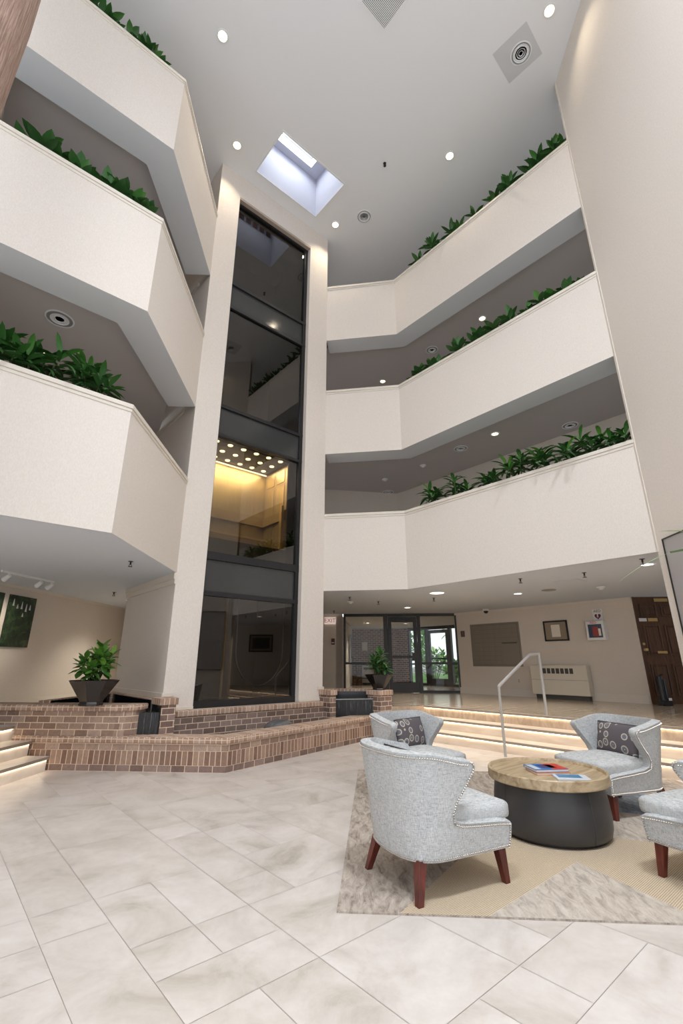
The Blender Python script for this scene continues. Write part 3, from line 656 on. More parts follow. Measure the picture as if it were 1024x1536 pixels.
a_ = [mb.v((x,-.0157,z)) for x,z in pz]; b_=[mb.v((x,-.0165,z)) for x,z in pz]; mb.f(a_); mb.f(b_[::-1])
mb.obj('lightning_bolt', WHITE, sg)
hv = thing('wall_heater','cream fan-coil heater cabinet standing on the lobby floor','heater',(11.74,5.38,FL),R(-90))
mb = MB(); mb.box(-.68,.68,-.19,.04,.10,.77); hc_=mb.obj('cabinet', OFFW, hv, bevel=.012)
mb = MB(); mb.box(-.62,.62,-.14,.03,0,.10); mb.obj('plinth', GRILLE, hv)
mb = MB(); mb.box(-.67,.67,-.194,-.1901,.435,.44); mb.obj('panel_joint', GRILLE, hc_)
for k in range(7):
    mb = MB(); x=-.36+.108*k; mb.box(x,x+.082,-.194,-.1901,.58,.70); mb.obj('grille', GRILLE, hc_)
ol = wallthing('wall_outlet','beige wall outlet left of the fan-coil heater','outlet',6.53,.88)
mb = MB(); mb.box(-.035,.035,-.008,0,0,.115); mb.obj('plate', OFFW, ol); 
for z in (.025,.068):
    mb = MB(); mb.box(-.016,.016,-.0095,-.0081,z,z+.026); mb.obj('socket', MATB, ol)
th = wallthing('alarm_strobe','small brown alarm strobe between the glass entrance and mailbox bank','alarm',8.12,2.10)
mb = MB(); mb.box(-.055,.055,-.05,0,0,.17); mb.obj('housing', new('strobe_brown', srgb(120,96,84), .5), th, bevel=.008); mb = MB(); mb.box(-.03,.03,-.07,-.05,.08,.14); mb.obj('lens', CLEAR, th)
# exit wall things (wall at 45 deg left of the storefront)
ex = thing('exit_sign','red-lettered EXIT sign high on the wall left of the glass entrance','sign',(9.15,11.03,2.50),R(-45))
mb = MB(); mb.box(-.17,.17,-.06,-.02,0,.20); mb.obj('housing', EXITB, ex); text('lettering','EXIT',.17,RED,ex,(0,-.0612,.10),(R(90),0,0)); mb=MB(); mb.box(-.05,.05,-.02,.02,.05,.15); mb.obj('bracket', EXITB, ex)
pb = thing('alarm_pull_station','maroon fire alarm pull box on the wall below the exit sign','alarm',(9.22,10.97,1.90),R(-45))
mb = MB(); mb.box(-.05,.05,-.05,.01,0,.18); mb.obj('housing', new('pull_maroon', srgb(96,60,58), .5), pb, bevel=.006); mb=MB(); mb.box(-.035,.035,-.056,-.05,.04,.07); mb.obj('handle', WHITE, pb)

# ------------------------------------------------------------------ storefront + vestibule
SF0 = Vector((9.45,10.75)); sd = Vector((S2,-S2)); so = Vector((S2,S2)); SFL = 3.40
def sfbox(mb, a, b, z0, z1, d0=-.05, d1=.05):
    mb.prism([tuple(SF0+sd*a+so*d0),tuple(SF0+sd*b+so*d0),tuple(SF0+sd*b+so*d1),tuple(SF0+sd*a+so*d1)], z0, z1)
wn = bpy.data.objects.new('window_entrance', None); COL.objects.link(wn); struct(wn); wn.location=(SF0.x,SF0.y,FL); wn['label']='dark metal glazed entrance screen between lobby and vestibule'
def sp(mb, nm, m, par=None):
    o = mb.obj(nm, m, wn); o.location = (-SF0.x,-SF0.y,-FL); return o
mb = MB(); sfbox(mb,0,SFL,2.72,2.80); sp(mb,'head_rail',DARKBR)
for a,b in ((0,.06),(1.20,1.32),(2.20,2.30),(3.33,3.40)):
    mb = MB(); sfbox(mb,a,b,FL,2.72); sp(mb,'mullion',DARKBR)
for a,b in ((.06,1.20),(2.30,3.33)):
    mb = MB(); sfbox(mb,a,b,FL,FL+.07); sp(mb,'sill_rail',DARKBR)
    mb = MB(); sfbox(mb,a,b,1.34,1.40); sp(mb,'mid_rail',DARKBR)
    mb = MB(); sfbox(mb,a,b,FL+.07,1.34,-.006,.006); sp(mb,'pane',CLEAR)
    mb = MB(); sfbox(mb,a,b,1.40,2.72,-.006,.006); sp(mb,'pane',CLEAR)
en = bpy.data.objects.new('door_entrance', None); COL.objects.link(en); struct(en); en.location=(SF0.x,SF0.y,FL); en['label']='dark framed glass entrance door with closer in the middle of the entrance screen'
def ep(mb, nm, m):
    o = mb.obj(nm, m, en); o.location = (-SF0.x,-SF0.y,-FL); return o
mb = MB(); sfbox(mb,1.33,1.44,FL+.01,2.70,-.035,.035); sfbox(mb,2.09,2.19,FL+.01,2.70,-.035,.035); sfbox(mb,1.44,2.09,2.55,2.70,-.035,.035); sfbox(mb,1.44,2.09,FL+.01,FL+.28,-.035,.035); ep(mb,'door_frame',DARKBR)
mb = MB(); sfbox(mb,1.44,2.09,FL+.28,2.55,-.005,.005); ep(mb,'pane',CLEAR)
mb = MB(); sfbox(mb,1.44,2.09,1.52,1.585,-.07,-.035); ep(mb,'push_bar',DARKBR)
mb = MB(); sfbox(mb,2.02,2.16,1.44,1.66,-.09,-.035); ep(mb,'lock_case',DARKBR)
mb = MB(); sfbox(mb,1.50,1.85,2.59,2.68,-.10,-.035); ep(mb,'door_closer',DARKBR)
# vestibule shell
V1, V2, V3, V4 = Vector((13.3,14.6)), Vector((14.6,13.3)), Vector((14.6,9.7)), Vector((11.85,8.35))
mb = MB(); mb.prism([tuple(V1),tuple(V2),tuple(V2+so*.2),tuple(V1+so*.2)],0,2.72); mb.prism([tuple(V2),(14.6,12.7),(14.8,12.7),tuple(V2+Vector((.2,.1)))],0,2.72); struct(mb.obj('wall_vestibule_back', BRICKV, uv=True))
mb = MB(); a=SF0+Vector((-.02,.02)); mb.prism([tuple(a),tuple(V1),tuple(V1+Vector((-S2,S2))*.2),tuple(a+Vector((-S2,S2))*.2)],0,2.72); struct(mb.obj('wall_vestibule_left', WALLT))
mb = MB(); mb.prism([(11.9,8.42),(14.6,9.7),(14.7,9.55),(12.0,8.2)],0,2.72); mb.box(14.6,14.8,9.6,10.05,0,2.72); struct(mb.obj('wall_vestibule_right', BRICKV, uv=True))
mb = MB(); mb.poly([(9.4,10.85,2.72),(13.2,14.75,2.72),(14.8,13.4,2.72),(14.8,9.5,2.72),(11.9,8.3,2.72)]); struct(mb.obj('ceiling_vestibule', CEILM))
w2 = bpy.data.objects.new('window_outer_entrance', None); COL.objects.link(w2); struct(w2); w2.location=(14.65,11.4,FL); w2['label']='outer glazed entrance screen facing the garden'
def wp2(mb, nm, m): o = mb.obj(nm,m,w2); o.location=(-14.65,-11.4,-FL); return o
for y0,y1 in ((10.05,10.12),(10.62,10.74),(11.72,11.84),(12.62,12.70)):
    mb = MB(); mb.box(14.60,14.72,y0,y1,FL,2.60); wp2(mb,'mullion',DARKBR)
mb = MB(); mb.box(14.60,14.72,10.05,12.70,2.60,2.72); wp2(mb,'head_rail',DARKBR)
for y0,y1 in ((10.12,10.62),(11.84,12.62)):
    mb = MB(); mb.box(14.62,14.70,y0,y1,FL,FL+.08); mb.box(14.62,14.70,y0,y1,1.30,1.36); wp2(mb,'rail',DARKBR)
    mb = MB(); mb.box(14.65,14.662,y0,y1,FL+.08,2.60); wp2(mb,'pane',CLEAR)
d2 = bpy.data.objects.new('door_outer_entrance', None); COL.objects.link(d2); struct(d2); d2.location=(14.65,11.23,FL); d2['label']='outer glass door with push bar opening to the garden'
def dp2(mb, nm, m): o = mb.obj(nm,m,d2); o.location=(-14.65,-11.23,-FL); return o
mb = MB(); mb.box(14.62,14.69,10.75,10.86,FL,2.58); mb.box(14.62,14.69,11.60,11.71,FL,2.58); mb.box(14.62,14.69,10.86,11.60,2.46,2.58); mb.box(14.62,14.69,10.86,11.60,FL,FL+.26); dp2(mb,'door_frame',DARKBR)
mb = MB(); mb.box(14.65,14.66,10.86,11.60,FL+.26,2.46); dp2(mb,'pane',CLEAR)
mb = MB(); mb.box(14.56,14.62,10.86,11.60,1.50,1.56); dp2(mb,'push_bar',DARKBR)
# things in the vestibule
ct = thing('console_table','small black metal console table with curved legs in the vestibule','table',(12.95,13.45,FL),R(-45))
mb = MB(); mb.box(-.42,.42,-.16,.16,.74,.77); mb.obj('table_top', BLACKM, ct)
for s in (-1,1):
    for q_ in (-1,1):
        mb = MB(); mb.tube([(s*.38,q_*.13,.74),(s*.34,q_*.13,.5),(s*.30,q_*.13,.25),(s*.36,q_*.13,0)],.014,6); mb.obj('leg', BLACKM, ct)
mb = MB(); mb.box(-.31,.31,-.14,.14,.24,.26); mb.obj('shelf', BLACKM, ct)
ic = thing('intercom_panel','tall grey intercom panel with handset on the vestibule left wall','intercom',(11.75,13.02,1.35),R(45))
mb = MB(); mb.box(-.35,.35,-.06,0,0,1.0); mb.obj('housing', MAILM, ic); mb=MB(); mb.box(-.25,.25,-.066,-.06,.2,.9); mb.obj('screen', DARKINT, ic)
mb=MB(); mb.tube([(.42,-.03,.25),(.44,-.08,.2),(.44,-.08,.02),(.42,-.03,-.03)],.022,8); mb.obj('handset', BLACKM, ic)
nt_ = tag(MB().box(-.11,.11,-.006,0,0,.34).obj('posted_notice',PAPER,loc=(13.66,14.22,1.85),rot=(0,0,R(-45))),'white paper notice posted on the vestibule brick wall','notice')
ht = thing('wall_heater','beige heater cabinet against the vestibule brick wall behind the lobby planter','heater',(13.78,14.02,FL),R(-45))
mb = MB(); mb.box(-.35,.35,-.18,.0,.06,.72); mb.obj('cabinet', OFFW, ht, bevel=.01); mb=MB(); mb.box(-.28,.28,-.184,-.1801,.56,.64); mb.obj('grille', GRILLE, ht)
mb=MB(); mb.box(-.32,.32,-.14,0,0,.06); mb.obj('plinth', GRILLE, ht)
# outside
mb = MB(); mb.poly([(14.8,-8,FL-.06),(60,-8,FL-.06),(60,50,FL-.06),(14.8,50,FL-.06)]); struct(mb.obj('ground_driveway', ASPH))
mb = MB(); mb.poly([(17.5,6,FL-.04),(32,6,FL-.04),(32,34,FL-.04),(17.5,34,FL-.04)]); struct(mb.obj('ground_lawn', LAWN))

# ------------------------------------------------------------------ plants
def leaf(mb, lay, base, az, el, ln, w, droop, var, segs=5, fold=.18):
    d = Vector((math.cos(az)*math.cos(el), math.sin(az)*math.cos(el), math.sin(el))); side = Vector((-math.sin(az), math.cos(az), 0)); p = Vector(base); prev = None; step = ln/segs
    for i in range(segs+1):
        t = i/segs; ww = w*math.sin(math.pi*min(1,.06+t*.94))**.75 if i < segs else .0005
        nrm = side.cross(d); c = mb.v(p); a = mb.v(p+side*ww*.5+nrm*ww*fold); b = mb.v(p-side*ww*.5+nrm*ww*fold)
        if prev:
            for f in (mb.f([prev[0],c,a,prev[1]]), mb.f([prev[2],b,c,prev[0]])):
                if f:
                    f.smooth = True
                    for lp in f.loops: lp[lay] = (var, var, var, 1)
        prev = (c,a,b); p = p+d*step; el -= droop/segs
        d = Vector((math.cos(az)*math.cos(el), math.sin(az)*math.cos(el), math.sin(el)))
def foliage(seed, heads, ln, w, droop, spread, n, lift=(.2,1.2), segs=5):
    """heads: list of (x,y,z) rosette centres; returns foliage MB and stem MB"""
    r = random.Random(seed); mb = MB(); lay = mb.bm.loops.layers.color.new('leaf'); st = MB()
    for (hx,hy,hz) in heads:
        st.tube([(hx*.3,hy*.3,0),(hx*.7,hy*.7,hz*.55),(hx,hy,hz)],.009,6)
        a0 = r.random()*6.28
        for k in range(n):
            az = a0+k*2.4+r.uniform(-.25,.25); t = (k+.5)/n
            el = lift[0]+(lift[1]-lift[0])*t+r.uniform(-.15,.15); l = ln*r.uniform(.75,1.15)*(1.05-.3*t)
            leaf(mb, lay, (hx+.01*math.cos(az),hy+.01*math.sin(az),hz*(.62+.38*t)), az, el, l, w*r.uniform(.8,1.2), droop*r.uniform(.7,1.3), min(1,max(0,.15+.55*t+r.uniform(-.2,.3))), segs)
    return mb, st
def plant(name, label, cat, loc, seed, heads, ln, w, droop, n, mat=LEAF, group=None, lift=(.2,1.2), rz=0, front=None):
    t = thing(name,label,cat,loc,rz,group); fmb, smb = foliage(seed,heads,ln,w,droop,0,n,lift)
    if front:                                   # leaves stay on the soil and behind the parapet board
        ax, lim = front
        for v in fmb.bm.verts:
            if v.co.z < .135: v.co[ax] = max(v.co[ax], lim+.02*(v.co.z+.3))
            if v.co.z < .004: v.co.z = .004+.02*abs(math.sin(v.co.x*40))
    fmb.obj('foliage', mat, t); smb.obj('stem', STEM, t, smooth=True); return t
def bush_heads(r, k, rad, h): return [(r.uniform(-rad,rad), r.uniform(-rad,rad)*.6, h*r.uniform(.7,1.15)) for _ in range(k)]
ordn = ['first','second','third','fourth','fifth','sixth','seventh','eighth','ninth']
rr = random.Random(5)
def row(xy, z, label, group, ln, w, droop, n, heads, h, rad, mat=LEAF, lift=(.2,1.25), shape='balcony_plant'):
    for i,(x,y) in enumerate(xy):
        plant(shape, label % ordn[i], 'plant', (x,y,z), rr.randint(0,9999), bush_heads(rr,heads,rad,h), ln, w, droop, n, mat, group, lift, rr.random()*0, (1,-.125) if x < 3 else (0,-.10))
zt = [t-.12 for t in LT]
row([(x,5.80) for x in (-.32,.16,.58,.90)], zt[2], '%s leafy plant from the left on the topmost left balcony planter', 'plants on the topmost left balcony', .30,.10,.7,9,4,.40,.16)
row([(x,5.79) for x in (-.28,.02,.33,.66,.98)], zt[1], '%s broad-leaved plant from the left on the middle left balcony planter', 'plants on the middle left balcony', .31,.125,.6,9,4,.34,.16)
for x,lab,s in ((-.02,'large dracaena cut by the left photo edge on the lowest left balcony',11),(.34,'dracaena with glossy strap leaves second from left on the lowest left balcony',12),(.92,'bushy dracaena nearest the corner of the lowest left balcony',13)):
    r2 = random.Random(s); plant('balcony_plant',lab,'plant',(x,5.78,zt[0]),s,[(r2.uniform(-.2,.2),r2.uniform(-.12,.12),.55*r2.uniform(.55,1.05)) for _ in range(6)],.36,.07,1.3,13,LEAF,'plants on the lowest left balcony',(.0,1.3),0,(1,-.115))
row([(7.37,y) for y in (5.55,4.98,4.32,3.80,3.30,2.92,2.44,2.0)], zt[2], '%s leafy plant from the left along the topmost right balcony', 'plants on the topmost right balcony', .32,.085,.9,10,4,.40,.22,LEAF,(.1,1.2))
row([(7.37,y) for y in (5.62,5.12,4.62,4.14,3.72,3.36,3.0,2.6,2.18)], zt[1], '%s broad-leaved plant from the left along the middle right balcony', 'plants on the middle right balcony', .26,.11,.6,9,4,.32,.22,LEAF,(.1,1.2))
row([(7.34,y) for y in (5.40,4.92,4.20,3.60,3.15,2.75,2.36,1.98)], zt[0], '%s strap-leaved plant from the left along the lowest right balcony', 'plants on the lowest right balcony', .36,.062,1.5,13,4,.42,.24,LEAF,(.1,1.2))
# bowl planters
def bowl(name, label, loc, prof, sides, mat, rz):
    t = thing(name,label,'planter',loc,rz); mb = MB(); mb.lathe(prof[:],(0,0,0),sides); o = mb.obj('bowl',mat,t,bevel=.006)
    return t
bp = bowl('bowl_planter','brown faceted bowl planter on the brick fountain wall at left',(1.90,7.50,.83),[(.165,0),(.165,.03),(.15,.05),(.345,.33),(.325,.33),(.30,.29),(.02,.285)],8,POT,R(12))
mb = MB()
r2 = random.Random(3)
for k in range(60):
    a_ = r2.random()*6.28; d_ = .27*math.sqrt(r2.random()); mb.sphere((d_*math.cos(a_),d_*math.sin(a_),.295),.022,6,4)
g_=mb.obj('gravel', PEB, bp); g_['kind']='stuff'
r2 = random.Random(21)
plant('potted_shrub','bright green leafy shrub growing in the brown bowl planter at left','plant',(1.90,7.50,1.125),21,[(r2.uniform(-.2,.2),r2.uniform(-.2,.2),.40*r2.uniform(.35,1.1)) for _ in range(11)]+[(.03,.03,.52)],.19,.08,.8,13,LEAFY,None,(-.5,1.3))
bp2 = bowl('bowl_planter','dark faceted bowl planter on the brick pier beside the steps',(6.96,6.85,.88),[(.13,0),(.13,.02),(.12,.03),(.29,.29),(.27,.29),(.25,.255),(.02,.25)],6,POTD,R(20))
r2 = random.Random(22)
plant('potted_shrub','upright green shrub growing in the dark bowl planter by the glass entrance','plant',(6.96,6.85,1.13),22,[(r2.uniform(-.11,.11),r2.uniform(-.11,.11),.44*r2.uniform(.35,1.1)) for _ in range(9)],.21,.062,1.0,13,LEAF,None,(-.3,1.3))
# garden outside
for i,(x,y,s_,h_) in enumerate(((18.6,13.4,.7,.9),(20.6,16.2,.9,1.5),(18.9,11.9,.5,.8))):
    r2 = random.Random(50+i); heads=[(r2.uniform(-.8,.8)*s_,r2.uniform(-.8,.8)*s_,h_*r2.uniform(.3,1)) for _ in range(24)]
    plant('garden_shrub',['yellow-green shrub outside the glass doors at left','tall green shrub farther out beyond the glass doors','low bright shrub outside the glass doors at right'][i],'shrub',(x,y,FL-.04),50+i,heads,.42,.14,.8,12,LEAFO)
for i,(x,y,h_) in enumerate(((24.0,20.0,4.2),(27.5,17.0,4.6),(24.5,14.2,3.6))):
    r2 = random.Random(70+i); t = thing('garden_tree',['leafy tree seen through the left part of the outer glass door','leafy tree seen through the right part of the outer glass door','leafy tree seen through the narrow right outer pane'][i],'tree',(x,y,FL-.04))
    mb = MB(); mb.bar((0,0,0),(0,0,h_*.5),.12,10,.07); mb.obj('trunk', PALMW, t)
    heads=[(r2.gauss(0,.62),r2.gauss(0,.62),h_*r2.uniform(.35,1.05)) for _ in range(24)]
    fmb,smb = foliage(70+i,heads,.5,.2,.8,0,11,(-.6,1.2),4); fmb.obj('foliage',LEAFO,t); smb.bm.free()
# palm leaf reaching in from the right, its pot stands outside the frame
pl = thing('potted_palm','slim pale palm leaf reaching in at the right photo edge','plant',(1.95,-.25,0))
mb = MB(); mb.lathe([(.16,0),(.21,.34),(.19,.34),(.18,.30),(.01,.30)],(0,0,0),20); mb.obj('pot', POT, pl, smooth=False)
mb = MB(); lay = mb.bm.loops.layers.color.new('leaf'); st = MB()
top = Vector((-.32,.50,1.72)); st.tube([(0,0,.3),(-.04,.06,.9),(-.16,.25,1.5),tuple(top)],.007,6)
leaf(mb,lay,(-.395,.60,1.70),R(122),R(-20),.17,.012,.35,.5,8,.1)
leaf(mb,lay,(-.36,.56,1.76),R(128),R(10),.07,.010,.3,.6,6,.1)
for k in range(7): leaf(mb,lay,(-.10,.16,1.3+.04*k),R(-60-25*k),R(40),.5,.03,1.4,.5,8,.1)
st.tube([tuple(top),(-.395,.60,1.70)],.003,5); st.tube([tuple(top),(-.36,.56,1.76)],.003,5)
mb.obj('leaf', LEAFP, pl); st.obj('stem', STEM, pl)

# wood-clad trunk column, upper left
tc = thing('wood_column','rough brown wooden column rising at the upper left photo edge','column',(-.745,3.42,0))
mb = MB(); prof=[(.40,0),(.38,.3)]+[(.365+.006*math.sin(k*1.7),.3+k*.5) for k in range(1,24)]+[(.365,CEIL)]; mb.lathe(prof,(0,0,0),40); mb.obj('trunk', PALMW, tc, smooth=True)
mb = MB(); mb.lathe([(.46,0),(.46,.10),(.43,.12)],(0,0,0),32); mb.obj('base_ring', DARKBR, tc)

# ------------------------------------------------------------------ ceiling fixtures
SPOTS = []
def downlight(x, y, z, label, lens=DLENS, r=.085, power=60, col=(1,.84,.62), cone=115):
    t = thing('ceiling_light', label, 'light', (x,y,z), 0, None)
    mb = MB(); mb.lathe([(r+.025,-.001),(r+.025,-.010),(r,-.014),(r-.006,-.004)],(0,0,0),24); mb.obj('trim_ring', WHITE, t)
    mb = MB(); mb.lathe([(.001,-.005),(r-.006,-.005),(r-.006,-.002)],(0,0,0),24); mb.obj('lens', lens, t)
    if power:
        l = bpy.data.lights.new('lamp','SPOT'); l.energy = power; l.color = col; l.spot_size = R(cone); l.spot_blend = .8; l.shadow_soft_size = .08
        o = bpy.data.objects.new('lamp', l); COL.objects.link(o); o.parent = t; o.location = (0,0,-.03)
for x,y,lab in ((1.82,5.40,'warm recessed ceiling light above the topmost left balcony'),(2.94,6.90,'warm recessed ceiling light left of the skylight'),(6.68,3.94,'warm recessed ceiling light in front of the topmost right balcony'),(5.84,6.95,'warm recessed ceiling light above the right pillar of the tower'),(5.99,1.31,'warm recessed ceiling light beside the tall right wall')):
    downlight(x,y,CEIL,lab,power=90 if x<5.9 or y>3 else 40)
for x,y,k,lab in ((8.42,4.57,1,'recessed light in the corridor ceiling above the lowest right balcony plants'),(8.47,4.58,2,'recessed light above the right part of the middle right balcony'),(8.54,7.96,2,'recessed light above the short left part of the middle right balcony'),(.50,7.84,1,'lit recessed light glowing behind the lowest left balcony plants')):
    downlight(x,y,LB[k]+.22,lab,power=18,r=.075)
for x,y,lab in ((9.54,8.26,'small recessed lobby light nearest the glass entrance'),(9.32,4.96,'recessed lobby light in front of the framed notice'),(7.91,2.10,'bright recessed lobby light beside the right wall corner'),(3.43,11.56,'recessed light at the far end of the left lobby ceiling')):
    downlight(x,y,2.80,lab,DLENSW,.085,90,(1,.92,.8))
downlight(7.93,6.03,2.80,'wide round recessed lobby light near the entrance side of the ceiling',DLENSW,.15,110,(1,.92,.8))
downlight(11.6,11.9,2.72,'recessed vestibule light near the left brick corner',DLENSW,.08,55,(1,.92,.8)); downlight(12.8,11.2,2.72,'recessed vestibule light behind the entrance door',DLENSW,.08,55,(1,.92,.8))
def round_vent(x, y, z, label, r=.15, rings=5):
    t = thing('ceiling_vent',label,'vent',(x,y,z))
    mb = MB(); mb.lathe([(r,-.001),(r,-.008),(r-.02,-.012),(r-.02,-.002)],(0,0,0),28); mb.obj('rim', CEILM, t)
    mb = MB(); mb.lathe([(.001,-.003),(r-.021,-.003),(r-.021,-.001)],(0,0,0),28); mb.obj('throat', VENTG, t)
    mb = MB()
    for k in range(1,rings): 
        q_ = (r-.02)*k/rings; mb.lathe([(q_,-.004),(q_+.008,-.014),(q_+.012,-.012),(q_+.004,-.0035)],(0,0,0),24)
    mb.obj('cone_ring', CEILM, t)
round_vent(6.25,6.29,CEIL,'round ceiling vent right of the skylight',.19); round_vent(6.17,1.94,CEIL,'round ceiling vent on a stained patch near the tall right wall',.19)
mb = MB(); mb.box(-.33,.33,-.33,.33,-.002,0); tag(mb.obj('ceiling_patch',new('patch_plaster',srgb(208,210,212),.9),loc=(6.13,1.99,CEIL-.0005),rot=(0,0,R(3))),'pale square plaster patch around the round vent near the right wall','patch')
for x,y,k,lab in ((8.47,5.49,1,'round vent in the corridor ceiling above the lowest right balcony, left of the lit light'),(9.53-.25,3.33,1,'round vent in the corridor ceiling near the right wall'),(9.3,9.0-.4,1,'round vent at the far left of the lowest right corridor ceiling'),(8.49,6.11,2,'round vent in the corridor ceiling above the middle right balcony'),(.50,6.80,1,'round vent in the corridor ceiling above the lowest left balcony')):
    round_vent(x,y,LB[k]+.22,lab,.16 if x>1 else .19,3)
def detector(x, y, z, label):
    t = thing('smoke_detector',label,'detector',(x,y,z)); mb = MB(); mb.lathe([(.075,0),(.075,-.02),(.06,-.03)],(0,0,0),20); mb.obj('base',WHITE,t); mb=MB(); mb.lathe([(.04,-.03),(.035,-.055),(.02,-.06)],(0,0,0),16); mb.obj('sensor',WHITE,t)
detector(8.56,6.69,LB[1]+.22,'pale smoke detector in the lowest right corridor ceiling, nearer one'); detector(8.51,7.97,LB[1]+.22,'pale smoke detector farther left in the lowest right corridor ceiling'); detector(9.69,3.43,2.80,'smoke detector on the lobby ceiling in front of the white cabinet'); detector(7.53,8.32,2.80,'smoke detector on the lobby ceiling above the dark bowl planter')
def sprinkler(x, y, z, label):
    t = thing('ceiling_sprinkler',label,'sprinkler',(x,y,z)); mb = MB(); mb.lathe([(.035,0),(.035,-.006),(.012,-.008),(.012,-.05)],(0,0,0),14); mb.obj('stem',BLACKM,t)
    mb = MB(); mb.lathe([(.032,-.075),(.032,-.08),(.004,-.078)],(0,0,0),12); mb.bar((.014,0,-.048),(.02,0,-.076),.004); mb.bar((-.014,0,-.048),(-.02,0,-.076),.004); mb.obj('deflector',BLACKM,t)
for x,y,z,lab in ((2.01,6.99,2.8,'black sprinkler head in the left lobby ceiling near the balcony edge'),(2.76,10.45,2.8,'black sprinkler head deeper in the left lobby ceiling'),(7.45,2.03,2.8,'black sprinkler head beside the bright lobby light at right'),(7.92,3.02,2.8,'black sprinkler head in the lobby ceiling in front of the detector'),(7.66,4.0,2.8,'black sprinkler head in the lobby ceiling in front of the framed notice'),(8.55,6.6,2.8,'black sprinkler head between the round lobby lights'),(8.04,7.87,2.8,'black sprinkler head above the entrance door side of the lobby'),(7.0,7.75,2.8,'black sprinkler head near the elevator tower in the lobby ceiling'),(8.60,10.2,2.8,'black sprinkler head in front of the exit sign'),(5.69,5.02,CEIL,'small sprinkler head in the middle of the atrium ceiling')):
    sprinkler(x,y,z,lab)
cam_ = thing('ceiling_camera','dark dome security camera on the lobby ceiling above the mailbox bank','camera',(11.52,7.13,2.80)); mb=MB(); mb.lathe([(.085,0),(.085,-.04),(.07,-.05)],(0,0,0),20); mb.obj('base',WHITE,cam_); mb=MB(); mb.lathe([(.065,-.05),(.06,-.085),(.035,-.11),(.002,-.12)],(0,0,0),18); mb.obj('dome',BLACKM,cam_,smooth=True)
rv = thing('return_vent','square grey louvred return grille at the top edge of the ceiling','vent',(3.695,3.10,CEIL))
mb = MB(); mb.box(-.31,.31,-.31,-.28,-.012,0); mb.box(-.31,.31,.28,.31,-.012,0); mb.box(-.31,-.28,-.28,.28,-.012,0); mb.box(.28,.31,-.28,.28,-.012,0); mb.obj('frame',CEILM,rv)
mb = MB(); mb.box(-.28,.28,-.28,.28,-.003,-.001); mb.obj('backing',GRILLE,rv)
mb = MB()
for k in range(24): mb.box(-.28,.28,-.275+k*.0232,-.262+k*.0232,-.010,-.0035)
mb.obj('louvre',CEILM,rv)
mb = MB(); mb.box(-.22,.22,-.22,.22,-.010,0); tag(mb.obj('ceiling_hatch',CEILL,loc=(8.62,3.55,2.80)),'faint square access hatch in the lobby ceiling before the detector','hatch')
tag(MB().lathe([(.14,0),(.14,-.008),(.12,-.012)],(0,0,0),24).obj('ceiling_speaker',new('speaker_grey',srgb(150,146,142),.8),loc=(9.35,4.30,2.80)),'flat grey round speaker in the lobby ceiling beside the recessed light','speaker')

# ------------------------------------------------------------------ handrail
hr = thing('handrail','pale painted metal handrail standing on the right-hand steps','handrail',(7.16,4.33,0))
a0 = Vector((0,0,0)); a1 = Vector((0,0,1.02)); b1 = Vector((.68,-.24,1.525)); b2 = Vector((.87,-.31,1.535)); b3 = Vector((.87,-.31,FL))
mb = MB(); mb.bar(a0,a1,.022,12); mb.obj('lower_post',STEEL,hr,smooth=True,auto=40)
mb = MB(); mb.bar(b3,b2,.022,12); mb.obj('upper_post',STEEL,hr,smooth=True,auto=40)
mb = MB(); mb.tube([a1+Vector((0,0,-.01)),a1+Vector((.02,-.007,.02)),b1-Vector((.03,-.01,.02)),b1,b2],.024,12); mb.sphere(a1,.024,10,8); mb.sphere(b2,.024,10,8); mb.obj('rail',STEEL,hr,smooth=True,auto=40)

# ------------------------------------------------------------------ rug
C0 = Vector((2.14,2.50)); e1 = Vector((S2,S2)); e2 = Vector((S2,-S2))
rg = tag(bpy.data.objects.new('area_rug',None),'patchwork area rug in greys, beige and blue under the armchairs','rug'); COL.objects.link(rg); rg.location=(C0.x,C0.y,0); rg.rotation_euler=(0,0,R(45))
# local x = e1 (away), local y = -e2 -> use negative y for the right-hand direction
W_, D_ = 3.95, 3.75; T_ = .010
mb = MB(); mb.use(MATS['rug_distressed_grey']); mb.box(0,D_,-W_,0,.0005,T_)
def patch(m, pts):
    mb.use(MATS[m]); mb.poly([(x,-y,T_+.0006) for x,y in pts])
patch('rug_woven_beige',[(0,.37),(0,.88),(.82,1.70),(1.35,2.2),(1.75,1.75),(1.30,1.22),(.95,1.0),(.83,.86)])
patch('rug_pale_grey',[(0,.88),(0,2.1),(.82,1.70)])
patch('rug_woven_beige',[(.82,1.70),(0,2.1),(0,2.9),(1.1,2.9),(1.35,2.2)])
patch('rug_blue',[(.80,.78),(.83,.86),(.95,1.0),(1.30,1.22),(1.35,.9),(1.05,.68)])
patch('rug_blue',[(2.1,2.4),(2.9,2.9),(2.7,3.35),(2.0,2.8)])
patch('rug_pale_grey',[(1.35,2.2),(1.1,2.9),(2.0,2.8),(2.1,2.4),(1.75,1.75)])
mb.obj('pile',None,rg)

